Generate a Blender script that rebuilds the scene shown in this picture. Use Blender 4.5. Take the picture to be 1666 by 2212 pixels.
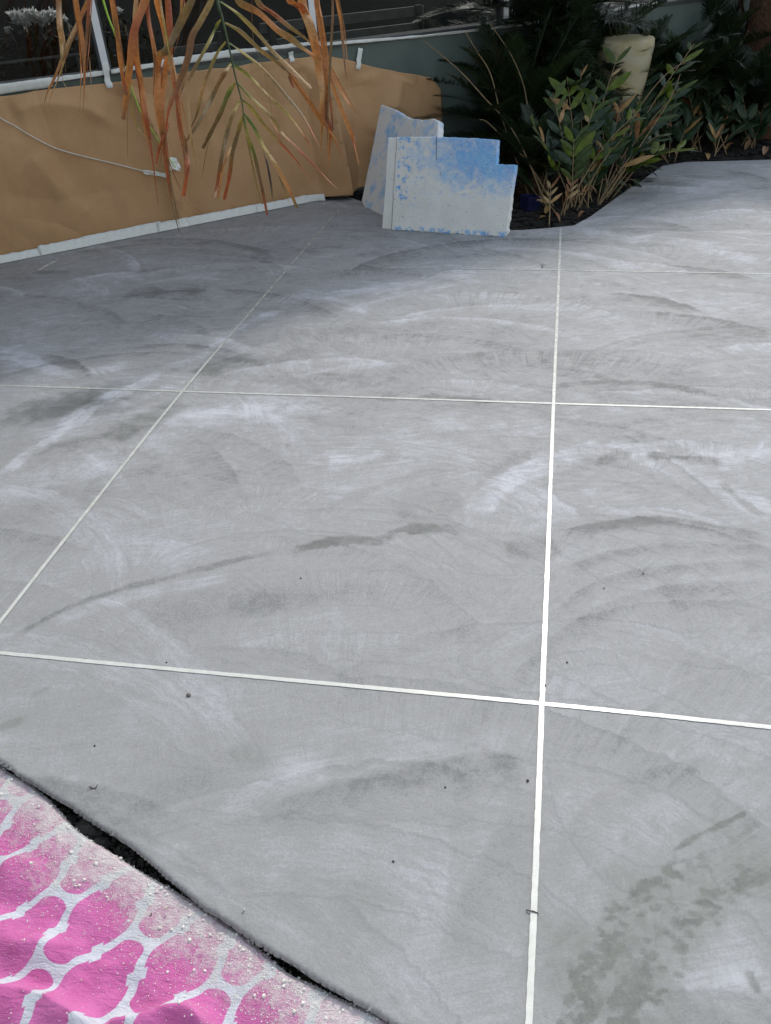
import bpy, math, random
import numpy as np
from mathutils import Vector, Matrix, Quaternion

random.seed(7)
RNG = np.random.default_rng(11)
for o in list(bpy.data.objects):
    bpy.data.objects.remove(o)
SC = bpy.context.scene
COL = SC.collection
R = math.radians

# ------------------------------------------------------------------ camera
PITCH, YAW, ROLL = 0.615783919, -0.227187586, -0.0738923634
CAM = np.array([1.46447, -1.32881, 1.49898])
PW, PH, PF = 1666.0, 2212.6, 1756.745          # picture units in which the site was surveyed
FWD = np.array([math.sin(YAW) * math.cos(PITCH), math.cos(YAW) * math.cos(PITCH), -math.sin(PITCH)])
_r = np.array([math.cos(YAW), -math.sin(YAW), 0.0])
_u = np.cross(_r, FWD)
RGT = _r * math.cos(ROLL) + _u * math.sin(ROLL)
UPV = -_r * math.sin(ROLL) + _u * math.cos(ROLL)
cd = bpy.data.cameras.new('camera')
cam = bpy.data.objects.new('camera', cd)
COL.objects.link(cam)
cd.sensor_fit = 'HORIZONTAL'
cd.sensor_width = 36.0
cd.lens = 36.0 * PF / PW
cd.clip_start = 0.05
cd.clip_end = 1000
m = Matrix(((RGT[0], UPV[0], -FWD[0], CAM[0]), (RGT[1], UPV[1], -FWD[1], CAM[1]),
            (RGT[2], UPV[2], -FWD[2], CAM[2]), (0, 0, 0, 1)))
cam.matrix_world = m
SC.camera = cam
SC.render.resolution_x, SC.render.resolution_y = 771, 1024

# ------------------------------------------------------------------ sky, sun, exposure
SUN_EL, SUN_AZ_RIGHT = R(43), R(17)             # azimuth measured to the right of the view direction
fh = np.array([math.sin(YAW), math.cos(YAW)])
rh = np.array([math.cos(YAW), -math.sin(YAW)])
sh = fh * math.cos(SUN_AZ_RIGHT) + rh * math.sin(SUN_AZ_RIGHT)
SUN = np.array([sh[0] * math.cos(SUN_EL), sh[1] * math.cos(SUN_EL), math.sin(SUN_EL)])
w = bpy.data.worlds.new('World')
SC.world = w
w.use_nodes = True
wn_ = w.node_tree
bg = wn_.nodes['Background']
sky = wn_.nodes.new('ShaderNodeTexSky')
sky.sky_type = 'NISHITA'
sky.sun_disc = False
sky.sun_elevation = SUN_EL
sky.sun_rotation = math.atan2(sh[0], sh[1])
sky.air_density = 1.7
sky.dust_density = 1.5
sky.ozone_density = 0.4
hz = wn_.nodes.new('ShaderNodeHueSaturation')          # thin high haze: a paler sky all over
hz.inputs['Saturation'].default_value = 0.62
wn_.links.new(sky.outputs[0], hz.inputs['Color'])
wn_.links.new(hz.outputs[0], bg.inputs[0])
bg.inputs[1].default_value = 0.15
sl = bpy.data.lights.new('sun', 'SUN')
sl.energy = 1.25
sl.angle = R(5.0)
sl.color = (1.0, 0.955, 0.89)
so = bpy.data.objects.new('sun', sl)
COL.objects.link(so)
so.location = (4, 6, 8)
so.rotation_euler = Vector(SUN).to_track_quat('Z', 'Y').to_euler()
SC.view_settings.view_transform = 'Standard'
SC.view_settings.look = 'None'
SC.view_settings.exposure = 0.46
SC.view_settings.gamma = 1.0
SC.view_settings.use_curve_mapping = False
SC.render.engine = 'CYCLES'

# ------------------------------------------------------------------ survey helpers (picture ray -> point on a real surface)
def ray(u, v):
    return FWD + RGT * ((u - PW / 2) / PF) - UPV * ((v - PH / 2) / PF)

def fl(u, v, z=0.0):
    d = ray(u, v)
    return CAM + d * ((z - CAM[2]) / d[2])

W0 = np.array([-1.259, 2.085]) * 1.5            # a point on the wall's foot
WD = np.array([0.77823916, 0.627968])            # along the wall
WN = np.array([0.627968, -0.77823916])           # out of the wall, towards the patio
WN3 = np.array([WN[0], WN[1], 0.0])

def wl(u, v, off=0.0):
    """point where the ray meets the plane parallel to the wall, off metres in front of it -> (s, z)"""
    d = ray(u, v)
    k = (off - (CAM[:2] - W0) @ WN) / (d @ WN3)
    P = CAM + d * k
    return (P[:2] - W0) @ WD, P[2]

def wp(s, z, off=0.0):
    q = W0 + WD * s + WN * off
    return np.array([q[0], q[1], z])

def dp(u, v, k):
    return CAM + ray(u, v) * k

# ------------------------------------------------------------------ noise
_perm = RNG.random((4, 256, 256))

def vnoise(x, y, k=0):
    xi = np.floor(x).astype(int); yi = np.floor(y).astype(int)
    fx = x - xi; fy = y - yi
    fx = fx * fx * fx * (fx * (fx * 6 - 15) + 10); fy = fy * fy * fy * (fy * (fy * 6 - 15) + 10)
    T = _perm[k % 4]
    a = T[xi & 255, yi & 255]; b = T[(xi + 1) & 255, yi & 255]
    c = T[xi & 255, (yi + 1) & 255]; d = T[(xi + 1) & 255, (yi + 1) & 255]
    return (a * (1 - fx) + b * fx) * (1 - fy) + (c * (1 - fx) + d * fx) * fy

def fbm(x, y, o=5, k=0, g=0.5):
    s = 0; a = 1; t = 0
    x = np.asarray(x, float); y = np.asarray(y, float)
    for i in range(o):
        s = s + a * (vnoise(x * 2 ** i + 17.3 * i, y * 2 ** i + 5.1 * i, k + i) - 0.5); t += a; a *= g
    return s / t * 2

def sstep(a, b, x):
    t = np.clip((x - a) / (b - a), 0, 1)
    return t * t * (3 - 2 * t)

def pdist(X, Y, pts):
    """distance to a polyline, signed side, and position along it (0..1)"""
    best = np.full(X.shape, 1e9); side = np.zeros(X.shape); along = np.zeros(X.shape)
    P = np.asarray(pts, float)[:, :2]
    L = np.r_[0, np.cumsum(np.linalg.norm(np.diff(P, axis=0), axis=1))]
    for i in range(len(P) - 1):
        d = P[i + 1] - P[i]; l2 = d @ d + 1e-12
        t = np.clip(((X - P[i, 0]) * d[0] + (Y - P[i, 1]) * d[1]) / l2, 0, 1)
        qx = P[i, 0] + t * d[0]; qy = P[i, 1] + t * d[1]
        r = np.hypot(X - qx, Y - qy)
        mk = r < best
        best = np.where(mk, r, best)
        sd = np.sign(d[0] * (Y - P[i, 1]) - d[1] * (X - P[i, 0]))
        side = np.where(mk, sd, side)
        along = np.where(mk, (L[i] + t * math.sqrt(l2)) / L[-1], along)
    return best, side, along

def spline(pts, n):
    """Catmull-Rom through pts, n samples per span"""
    P = np.asarray(pts, float)
    Q = np.vstack([2 * P[0] - P[1], P, 2 * P[-1] - P[-2]])
    out = []
    for i in range(1, len(Q) - 2):
        for j in range(n):
            t = j / n
            out.append(0.5 * ((2 * Q[i]) + (-Q[i - 1] + Q[i + 1]) * t + (2 * Q[i - 1] - 5 * Q[i] + 4 * Q[i + 1] - Q[i + 2]) * t * t
                              + (-Q[i - 1] + 3 * Q[i] - 3 * Q[i + 1] + Q[i + 2]) * t ** 3))
    out.append(P[-1])
    return np.array(out)

# ------------------------------------------------------------------ object helpers
def tag(o, label=None, cat=None, group=None, kind=None):
    if label: o['label'] = label
    if cat: o['category'] = cat
    if group: o['group'] = group
    if kind: o['kind'] = kind
    return o

def empty(name, loc, label, cat, group=None):
    o = bpy.data.objects.new(name, None)
    COL.objects.link(o)
    o.empty_display_size = 0.1
    o.location = Vector(loc)
    return tag(o, label, cat, group)

def wloc(o):
    p = Vector((0, 0, 0))
    while o is not None:
        p = p + o.location
        o = o.parent
    return np.array(p)

def mk(name, V, F, mat, parent=None, smooth=True, label=None, cat=None, group=None, kind=None, attrs=None, cols=None):
    V = np.asarray(V, float).reshape(-1, 3)
    if parent is not None:
        org = wloc(parent)
        loc = None
    else:
        org = np.array([V[:, 0].mean(), V[:, 1].mean(), V[:, 2].min()])
        loc = org
    me = bpy.data.meshes.new(name)
    V = V - org
    if isinstance(F, np.ndarray):
        n, k = F.shape
        me.vertices.add(len(V)); me.vertices.foreach_set('co', V.ravel())
        me.loops.add(n * k); me.loops.foreach_set('vertex_index', F.ravel().astype(np.int32))
        me.polygons.add(n); me.polygons.foreach_set('loop_start', np.arange(0, n * k, k, dtype=np.int32))
        me.update(calc_edges=True)
    else:
        me.from_pydata(V.tolist(), [], [list(map(int, f)) for f in F])
    me.validate()
    me.polygons.foreach_set('use_smooth', np.full(len(me.polygons), bool(smooth)))
    for k, a in (attrs or {}).items():
        at = me.attributes.new(k, 'FLOAT', 'POINT'); at.data.foreach_set('value', np.asarray(a, np.float32))
    if cols is not None:
        c = np.ones((len(V), 4), np.float32); c[:, :3] = cols
        at = me.attributes.new('col', 'FLOAT_COLOR', 'POINT'); at.data.foreach_set('color', c.ravel())
    me.materials.append(mat)
    me.update()
    o = bpy.data.objects.new(name, me)
    COL.objects.link(o)
    if loc is not None: o.location = Vector(loc)
    if parent is not None: o.parent = parent
    return tag(o, label, cat, group, kind)

def grid_faces(nu, nv):
    i = np.arange(nu - 1)[:, None] * nv + np.arange(nv - 1)[None, :]
    return np.stack([i, i + nv, i + nv + 1, i + 1], -1).reshape(-1, 4)

def box(a, b, frame=None):
    """axis box a..b; frame maps local (x,y,z) to the world"""
    V = np.array([[x, y, z] for x in (a[0], b[0]) for y in (a[1], b[1]) for z in (a[2], b[2])], float)
    F = [[0, 1, 3, 2], [4, 6, 7, 5], [0, 4, 5, 1], [2, 3, 7, 6], [0, 2, 6, 4], [1, 5, 7, 3]]
    if frame: V = np.array([frame(*v) for v in V])
    return V, F

def wbox(s0, s1, o0, o1, z0, z1):
    return box((s0, o0, z0), (s1, o1, z1), lambda s, o, z: wp(s, z, o))

def join(parts):
    V = []; F = []; n = 0
    for v, f in parts:
        V.append(np.asarray(v, float)); F += [[i + n for i in q] for q in (f.tolist() if isinstance(f, np.ndarray) else f)]
        n += len(v)
    return np.vstack(V), F

def tube(pts, rad, n=6, cap=True):
    P = np.asarray(pts, float); rad = np.broadcast_to(np.asarray(rad, float), (len(P),))
    T = np.gradient(P, axis=0); T /= np.linalg.norm(T, axis=1)[:, None] + 1e-12
    ref = np.array([0.0, 0, 1]) if abs(T[0][2]) < 0.9 else np.array([1.0, 0, 0])
    V = []
    nrm = np.cross(T[0], ref); nrm /= np.linalg.norm(nrm)
    for i in range(len(P)):
        nrm = nrm - T[i] * (nrm @ T[i]); nrm /= np.linalg.norm(nrm) + 1e-12
        b = np.cross(T[i], nrm)
        for j in range(n):
            a = 2 * math.pi * j / n
            V.append(P[i] + rad[i] * (nrm * math.cos(a) + b * math.sin(a)))
    F = []
    for i in range(len(P) - 1):
        for j in range(n):
            k = (j + 1) % n
            F.append([i * n + j, i * n + k, (i + 1) * n + k, (i + 1) * n + j])
    if cap:
        F.append(list(range(n))[::-1]); F.append([(len(P) - 1) * n + j for j in range(n)])
    return np.array(V), F

def ribbon(P, wid, side, fold=0.0):
    """folded strip along P; side = width direction per point, fold = depth of the V"""
    P = np.asarray(P, float); n = len(P)
    T = np.gradient(P, axis=0); T /= np.linalg.norm(T, axis=1)[:, None] + 1e-12
    S = np.broadcast_to(np.asarray(side, float), P.shape).copy()
    S -= T * (S * T).sum(1)[:, None]; S /= np.linalg.norm(S, axis=1)[:, None] + 1e-12
    N = np.cross(S, T)
    wid = np.asarray(wid, float)[:, None]
    V = np.empty((n, 3, 3))
    V[:, 0] = P - S * wid / 2 + N * wid * fold; V[:, 1] = P; V[:, 2] = P + S * wid / 2 + N * wid * fold
    return V.reshape(-1, 3), grid_faces(n, 3)

def lump(r, seed, n=1, flat=0.7):
    """small irregular stone: (V,F)"""
    rg = np.random.default_rng(seed)
    t = (1 + 5 ** .5) / 2
    V = np.array([[-1, t, 0], [1, t, 0], [-1, -t, 0], [1, -t, 0], [0, -1, t], [0, 1, t], [0, -1, -t], [0, 1, -t], [t, 0, -1], [t, 0, 1], [-t, 0, -1], [-t, 0, 1]], float)
    V /= np.linalg.norm(V, axis=1)[:, None]
    F = [[0, 11, 5], [0, 5, 1], [0, 1, 7], [0, 7, 10], [0, 10, 11], [1, 5, 9], [5, 11, 4], [11, 10, 2], [10, 7, 6], [7, 1, 8], [3, 9, 4], [3, 4, 2], [3, 2, 6], [3, 6, 8], [3, 8, 9], [4, 9, 5], [2, 4, 11], [6, 2, 10], [8, 6, 7], [9, 8, 1]]
    V = V * (0.72 + 0.56 * rg.random((12, 1))) * r * np.array([1, .75 + .3 * rg.random(), flat])
    a = rg.random() * 6.28
    c, s = math.cos(a), math.sin(a)
    V = V @ np.array([[c, -s, 0], [s, c, 0], [0, 0, 1]]).T
    return V, F

# ------------------------------------------------------------------ materials
class E_:
    """tiny expression builder over Math nodes"""
    def __init__(s, nt, sock): s.nt, s.s = nt, sock
    def _m(s, op, *a):
        n = s.nt.nodes.new('ShaderNodeMath'); n.operation = op
        for i, x in enumerate((s,) + a):
            if isinstance(x, E_): s.nt.links.new(x.s, n.inputs[i])
            else: n.inputs[i].default_value = x
        return E_(s.nt, n.outputs[0])
    def __add__(s, b): return s._m('ADD', b)
    def __sub__(s, b): return s._m('SUBTRACT', b)
    def __mul__(s, b): return s._m('MULTIPLY', b)
    def absn(s): return s._m('ABSOLUTE')
    def sin(s): return s._m('SINE')
    def mn(s, b): return s._m('MINIMUM', b)
    def mx(s, b): return s._m('MAXIMUM', b)
    def clamp(s): return s._m('MAXIMUM', 0.0)._m('MINIMUM', 1.0)
    def ss(s, a, b):
        n = s.nt.nodes.new('ShaderNodeMapRange'); n.interpolation_type = 'SMOOTHSTEP'
        s.nt.links.new(s.s, n.inputs[0]); n.inputs[1].default_value = a; n.inputs[2].default_value = b
        return E_(s.nt, n.outputs[0])

class Mat:
    def __init__(s, name, rough=0.6, spec=0.5, col=(0.5, 0.5, 0.5)):
        s.m = bpy.data.materials.new(name); s.m.use_nodes = True
        s.nt = s.m.node_tree; s.b = s.nt.nodes['Principled BSDF']
        s.b.inputs['Roughness'].default_value = rough
        s.b.inputs['Specular IOR Level'].default_value = spec
        s.b.inputs['Base Color'].default_value = (*col, 1)
        s.tc = None
    def coord(s, kind='Object'):
        if s.tc is None: s.tc = s.nt.nodes.new('ShaderNodeTexCoord')
        return s.tc.outputs[kind]
    def mapping(s, scale=(1, 1, 1), rot=(0, 0, 0), kind='Object'):
        n = s.nt.nodes.new('ShaderNodeMapping'); s.nt.links.new(s.coord(kind), n.inputs[0])
        n.inputs['Scale'].default_value = scale; n.inputs['Rotation'].default_value = rot
        return n.outputs[0]
    def noise(s, scale, det=4, rough=0.55, vec=None, dist=0.0):
        n = s.nt.nodes.new('ShaderNodeTexNoise'); s.nt.links.new(vec if vec is not None else s.coord(), n.inputs['Vector'])
        n.inputs['Scale'].default_value = scale; n.inputs['Detail'].default_value = det; n.inputs['Roughness'].default_value = rough
        n.inputs['Distortion'].default_value = dist
        return E_(s.nt, n.outputs[0])
    def attr(s, name, out='Fac'):
        n = s.nt.nodes.new('ShaderNodeAttribute'); n.attribute_name = name
        return E_(s.nt, n.outputs[out]) if out == 'Fac' else n.outputs[out]
    def ramp(s, fac, stops):
        n = s.nt.nodes.new('ShaderNodeValToRGB'); s.nt.links.new(fac.s, n.inputs[0])
        el = n.color_ramp.elements
        while len(el) < len(stops): el.new(0.5)
        for e, (p, c) in zip(el, stops): e.position = p; e.color = (*c, 1)
        return n.outputs[0]
    def mix(s, fac, a, b, mode='MIX'):
        n = s.nt.nodes.new('ShaderNodeMix'); n.data_type = 'RGBA'; n.blend_type = mode
        if isinstance(fac, E_): s.nt.links.new(fac.s, n.inputs[0])
        else: n.inputs[0].default_value = fac
        for i, x in ((6, a), (7, b)):
            if isinstance(x, tuple): n.inputs[i].default_value = (*x, 1)
            else: s.nt.links.new(x, n.inputs[i])
        return n.outputs[2]
    def base(s, c):
        s.nt.links.new(c, s.b.inputs['Base Color']); return s
    def setrough(s, e): s.nt.links.new(e.s, s.b.inputs['Roughness']); return s
    def bump(s, e, strength=0.3, dist=0.002):
        n = s.nt.nodes.new('ShaderNodeBump'); n.inputs['Strength'].default_value = strength; n.inputs['Distance'].default_value = dist
        s.nt.links.new(e.s, n.inputs['Height']); s.nt.links.new(n.outputs[0], s.b.inputs['Normal']); return s

def simple(name, c, rough=0.6, var=0.25, scale=20, spec=0.5, bump=0.0, bscale=200, bdist=0.002):
    M = Mat(name, rough, spec)
    lo = tuple(x * (1 - var) for x in c); hi = tuple(min(1, x * (1 + var)) for x in c)
    M.base(M.ramp(M.noise(scale, 5), [(0.3, lo), (0.7, hi)]))
    if bump: M.bump(M.noise(bscale, 4), bump, bdist)
    return M.m

def leafmat(name, rough=0.45, spec=0.4, trans=0.25):
    """colour from the 'col' attribute, with streaks; thin leaf lets some light through"""
    M = Mat(name, rough, spec)
    c = M.attr('col', 'Color')
    n = M.noise(60, 4); n5 = M.noise(24, 5, 0.7)
    cc = M.mix(n.ss(0.35, 0.75) * 0.5 + n5.ss(0.56, 0.66) * 0.4, c, (0.45, 0.40, 0.34), 'MULTIPLY')
    M.base(cc)
    if trans:
        t = M.nt.nodes.new('ShaderNodeBsdfTranslucent'); M.nt.links.new(cc, t.inputs[0])
        mx = M.nt.nodes.new('ShaderNodeMixShader'); mx.inputs[0].default_value = trans
        M.nt.links.new(M.b.outputs[0], mx.inputs[1]); M.nt.links.new(t.outputs[0], mx.inputs[2])
        M.nt.links.new(mx.outputs[0], M.nt.nodes['Material Output'].inputs[0])
    return M.m

# cement of the patio
M = Mat('trowelled_cement', 0.6, 0.35)
wild = M.attr('wild'); tone = M.attr('tone'); oliv = M.attr('olive')
gr1 = M.noise(700, 2, 0.6)
gr2 = M.noise(150, 5, 0.7)
gr3 = M.noise(48, 5, 0.7, None, 0.4)
hA = M.noise(22, 5, 0.65, M.mapping((7, 1.0, 1), (0, 0, R(38))))
hB = M.noise(20, 5, 0.65, M.mapping((1.0, 7, 1), (0, 0, R(14))))
hC = M.noise(6, 7, 0.68, M.mapping((1.0, 4, 1), (0, 0, R(-20))), 1.6)
marb = M.noise(2.6, 9, 0.70, M.mapping((1.0, 2.0, 1), (0, 0, R(-28))), 2.4)
vein = ((marb - 0.5).absn().ss(0.030, 0.0) * (gr3.ss(0.40, 0.60)))
sel = M.noise(1.9, 3, 0.5, None, 0.8).ss(0.40, 0.60)
hatch = (hA - 0.5) * sel + (hB - 0.5) * (sel * -1.0 + 1.0)
med = M.noise(7, 8, 0.72, None, 1.6)
grit = (gr2 - 0.5) * 0.85 + (gr1 - 0.5) * 0.9 + (gr3 - 0.5) * 0.55
t = tone + grit + hatch * 0.15 + (hC - 0.5) * 0.55 * wild + (med - 0.5) * (wild * 0.45 + 0.40) + (marb - 0.5) * 0.6 * wild - vein * 0.16 * wild
def cvec(ka, kr):
    n = M.nt.nodes.new('ShaderNodeCombineXYZ')
    for j, e in enumerate((M.attr('pa') * ka, M.attr('pr') * kr, M.attr('pid'))): M.nt.links.new(e.s, n.inputs[j])
    return n.outputs[0]
strk = M.noise(1.0, 6, 0.72, cvec(5, 60)); comb = M.noise(1.0, 5, 0.70, cvec(110, 7)); pk = M.attr('pk')
blade = (strk - 0.5) * (pk * -0.75 + 1.0) + (comb - 0.5) * (pk * 0.9 + 0.15)
t = t + tone * ((strk - 0.5) * 2.4) + blade * (wild * 0.35 + 0.62)
amt = M.noise(0.9, 3).ss(0.35, 0.65)
sA = M.noise(4.2, 10, 0.66, M.mapping((1.0, 1.9, 1), (0, 0, R(-30))), 1.3)
sB = M.noise(5.5, 10, 0.66, M.mapping((1.0, 2.4, 1), (0, 0, R(-12))), 1.0)
slur = (sA + (gr3 - 0.5) * 0.10 + tone * 0.05).ss(0.545, 0.580) * (amt * 0.7 + 0.3)
scrape = (sB + (gr3 - 0.5) * 0.14 - tone * 0.05).ss(0.560, 0.600) * (amt * -0.5 + 1.0)
t = t * 1.10 + (slur * 0.22 - scrape * 0.24) * (wild * 0.85 + 0.12)
t01 = (t * 0.5 + 0.5).clamp()
colr = M.ramp(t01, [(0.0, (0.150, 0.152, 0.150)), (0.24, (0.215, 0.217, 0.216)), (0.36, (0.285, 0.286, 0.290)), (0.44, (0.322, 0.320, 0.318)), (0.56, (0.350, 0.348, 0.350)), (0.66, (0.405, 0.407, 0.424)), (0.78, (0.465, 0.468, 0.492)), (1.0, (0.56, 0.565, 0.60))])
ol = (oliv * ((gr3 - 0.5) * 2.6 + (gr2 - 0.5) * 1.6 + (hA - 0.5) * 1.5 + 0.85)).clamp()
colr = M.mix(ol * 0.70, colr, (0.215, 0.225, 0.195))
M.base(colr)
M.setrough(M.noise(30, 4) * 0.25 + 0.46)
M.bump(gr1 * 0.3 + gr2 * 0.6 + gr3 * 0.4 + hatch * 0.3 + blade * 1.1 + t01 * 0.5, 0.42, 0.0025)
M_SLAB = M.m

M = Mat('masking_tape_cream', 0.30, 0.6)
film = (M.attr('film') * ((M.noise(9, 4, 0.6) - 0.5) * 0.7 + 1.0)).clamp()
M.base(M.mix(film, M.ramp(M.noise(35, 5), [(0.3, (0.68, 0.68, 0.61)), (0.7, (0.82, 0.82, 0.77))]), (0.43, 0.43, 0.39)))
M.bump(M.noise(300, 3) + M.noise(40, 3) * 1.5, 0.10, 0.0008)
M.setrough(M.noise(25, 3) * 0.22 + 0.16)
M_TAPE = M.m
M = Mat('masking_tape_white', 0.5, 0.45)
M.base(M.ramp(M.noise(30, 5), [(0.3, (0.76, 0.76, 0.72)), (0.7, (0.88, 0.88, 0.85))]))
M.bump(M.noise(120, 4), 0.4, 0.002)
M_WTAPE = M.m

M = Mat('kraft_paper', 0.72, 0.3)
n1 = M.noise(3.0, 5); n2 = M.noise(240, 3)
M.base(M.mix(n2.ss(0.3, 0.7) * 0.22, M.ramp(n1, [(0.3, (0.54, 0.310, 0.155)), (0.7, (0.64, 0.385, 0.205))]), (0.25, 0.14, 0.06)))
cr1 = (M.noise(1.5, 1.5, 0.4, M.mapping((1, 1, 0.8), (0.3, 0.2, 0.5)), 0.5) - 0.5).absn(); cr2 = M.noise(3.0, 2, 0.4)
M.bump(cr1 * 2.4 + cr2 * 0.9 + n2 * 0.012, 0.8, 0.06)
M_KRAFT = M.m

M_WALL = simple('wall_paint_grey_green', (0.12, 0.15, 0.135), 0.6, 0.12, 6, 0.3, 0.3, 160)
M_SOIL = simple('dark_soil', (0.028, 0.025, 0.021), 0.95, 0.5, 25, 0.15, 0.9, 70, 0.02)
M_GROUND = simple('packed_earth', (0.12, 0.11, 0.095), 0.95, 0.4, 3, 0.2, 0.8, 60, 0.01)
M_MULCH = simple('black_mulch', (0.020, 0.017, 0.015), 0.9, 0.5, 40, 0.25)
M_ROCK = simple('gap_stone', (0.085, 0.078, 0.068), 0.9, 0.4, 90, 0.2, 0.8, 250, 0.004)
M_CRUMB = simple('cement_crumb', (0.80, 0.78, 0.72), 0.95, 0.18, 120, 0.1)
M_LEAF = leafmat('leaf', 0.38, 0.4, 0.22)
M_PETAL = leafmat('white_petal', 0.6, 0.2, 0.5)
M_DULL = leafmat('dull_leaf', 0.7, 0.15, 0.1)
M_DRY = leafmat('dry_leaf', 0.55, 0.4, 0.28)
M_SAGO = leafmat('cycad_leaf', 0.32, 0.5, 0.10)
M_BARK = simple('fibrous_bark', (0.085, 0.045, 0.028), 0.95, 0.5, 40, 0.2, 1.0, 60, 0.02)
M_STEM = simple('stem_tan', (0.22, 0.15, 0.075), 0.6, 0.3, 40)
M_RACHIS = simple('green_rachis', (0.045, 0.075, 0.018), 0.4, 0.3, 40)
M_FRAME = simple('window_frame_dark', (0.05, 0.052, 0.055), 0.4, 0.2, 10)
M_WHITE = simple('white_paint', (0.78, 0.78, 0.80), 0.45, 0.05, 12, 0.4)
M_ROOF = simple('roof_panel', (0.5, 0.5, 0.5), 0.7, 0.1, 3)
M_BLUEP = simple('dark_blue_plastic', (0.008, 0.010, 0.055), 0.35, 0.2, 10)
M_CORD = simple('white_cord', (0.70, 0.66, 0.56), 0.7, 0.15, 80)
M_CHAR = simple('charcoal_debris', (0.05, 0.045, 0.04), 0.8, 0.3, 60)
M_DARKWOOD = simple('dark_hedge_wall', (0.012, 0.013, 0.012), 0.8, 0.3, 5)
M_GREYWOOD = simple('grey_slat', (0.16, 0.16, 0.16), 0.6, 0.2, 10)
M_PINKP = simple('pink_glaze', (0.52, 0.27, 0.24), 0.4, 0.3, 14)
M = Mat('yellowed_pot', 0.55, 0.4)
M.base(M.ramp(M.noise(5, 4, 0.6, None, 0.8), [(0.35, (0.40, 0.31, 0.12)), (0.6, (0.46, 0.41, 0.30))]))
M_POT = M.m
M = Mat('tinted_glass', 0.02, 0.5)
g = M.nt.nodes.new('ShaderNodeBsdfTransparent'); g.inputs[0].default_value = (0.80, 0.82, 0.82, 1)
gl = M.nt.nodes.new('ShaderNodeBsdfGlossy'); gl.inputs['Roughness'].default_value = 0.01
fr = M.nt.nodes.new('ShaderNodeFresnel'); fr.inputs[0].default_value = 1.45
mx = M.nt.nodes.new('ShaderNodeMixShader')
M.nt.links.new(fr.outputs[0], mx.inputs[0]); M.nt.links.new(g.outputs[0], mx.inputs[1]); M.nt.links.new(gl.outputs[0], mx.inputs[2])
M.nt.links.new(mx.outputs[0], M.nt.nodes['Material Output'].inputs[0])
M_GLASS = M.m

# ================================================================== SETTING
# ground sheet far around
gx = np.array([-150, 150.0])
mk('ground', [[-150, -150, -0.085], [150, -150, -0.085], [150, 150, -0.085], [-150, 150, -0.085]], [[0, 1, 2, 3]], M_GROUND, kind='structure')

# ---- patio slab: outline
EDGE = np.array([[-3.30, 0.86], fl(-260, 1490)[:2], fl(0, 1650)[:2], fl(150, 1742)[:2], fl(300, 1842)[:2], fl(420, 1948)[:2], fl(560, 2040)[:2],
                 fl(700, 2128)[:2], fl(850, 2212)[:2], [1.62, -0.86], [4.8, -2.1]])
BEDE = np.array([wp(2.36, 0, 0.20)[:2], fl(824, 450)[:2], fl(1000, 497)[:2], fl(1130, 497)[:2], fl(1190, 492)[:2], fl(1240, 487)[:2], fl(1275, 468)[:2], fl(1330, 428)[:2],
                 fl(1400, 380)[:2], fl(1432, 358)[:2], fl(1480, 350)[:2], fl(1560, 348)[:2], fl(1666, 345)[:2], [4.8, 5.55]])
OUT = np.vstack([EDGE, [[4.8, 5.55]], BEDE[::-1][1:], [wp(2.36, 0, 0.03)[:2]], [wp(-2.2, 0, 0.03)[:2]]])

def inside(X, Y, P):
    r = np.zeros(X.shape, bool)
    n = len(P)
    for i in range(n):
        x1, y1 = P[i]; x2, y2 = P[(i + 1) % n]
        c = ((y1 > Y) != (y2 > Y)) & (X < (x2 - x1) * (Y - y1) / (y2 - y1 + 1e-15) + x1)
        r ^= c
    return r

xs = np.concatenate([np.arange(-3.3, -0.45, 0.012), np.arange(-0.45, 2.75, 0.0052), np.arange(2.75, 4.81, 0.016)])
ys = np.concatenate([np.arange(-2.1, -0.95, 0.03), np.arange(-0.95, 0.9, 0.0052), np.arange(0.9, 5.6, 0.0095)])
X, Y = np.meshgrid(xs, ys, indexing='ij')
hx = np.gradient(xs)[:, None] * np.ones_like(X); hy = np.gradient(ys)[None, :] * np.ones_like(X)
hh = np.maximum(hx, hy)
# snap border vertices onto the outline
Pc = np.vstack([OUT, OUT[:1]])
bd = np.full(X.shape, 1e9); bx = X.copy(); by = Y.copy()
for i in range(len(Pc) - 1):
    d = Pc[i + 1] - Pc[i]
    tt = np.clip(((X - Pc[i, 0]) * d[0] + (Y - Pc[i, 1]) * d[1]) / (d @ d), 0, 1)
    qx = Pc[i, 0] + tt * d[0]; qy = Pc[i, 1] + tt * d[1]
    r = np.hypot(X - qx, Y - qy)
    k = r < bd
    bd = np.where(k, r, bd); bx = np.where(k, qx, bx); by = np.where(k, qy, by)
INS = inside(X, Y, OUT)
snap = bd < 0.52 * hh
X2 = np.where(snap, bx, X); Y2 = np.where(snap, by, Y)
# ragged near edge
de, _, al = pdist(X2, Y2, EDGE)
Z = np.zeros_like(X)
lipr = 0.009
Z = np.where(de < lipr, -lipr * 0.75 * (1 - np.sqrt(np.clip(1 - (1 - de / lipr) ** 2, 0, 1))), 0)
Z += 0.0003 * fbm(X2 * 1.3, Y2 * 1.3, 3, 1) * (bd > 0.03)
Z += np.where(de < 0.06, 0.0022 * fbm(X2 * 25, Y2 * 25, 3, 2) * (1 - de / 0.06), 0)
jit = 0.006 * fbm(X2 * 14, Y2 * 14, 3, 3) * np.clip(1 - de / 0.03, 0, 1)
Y2 = Y2 + jit

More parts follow.
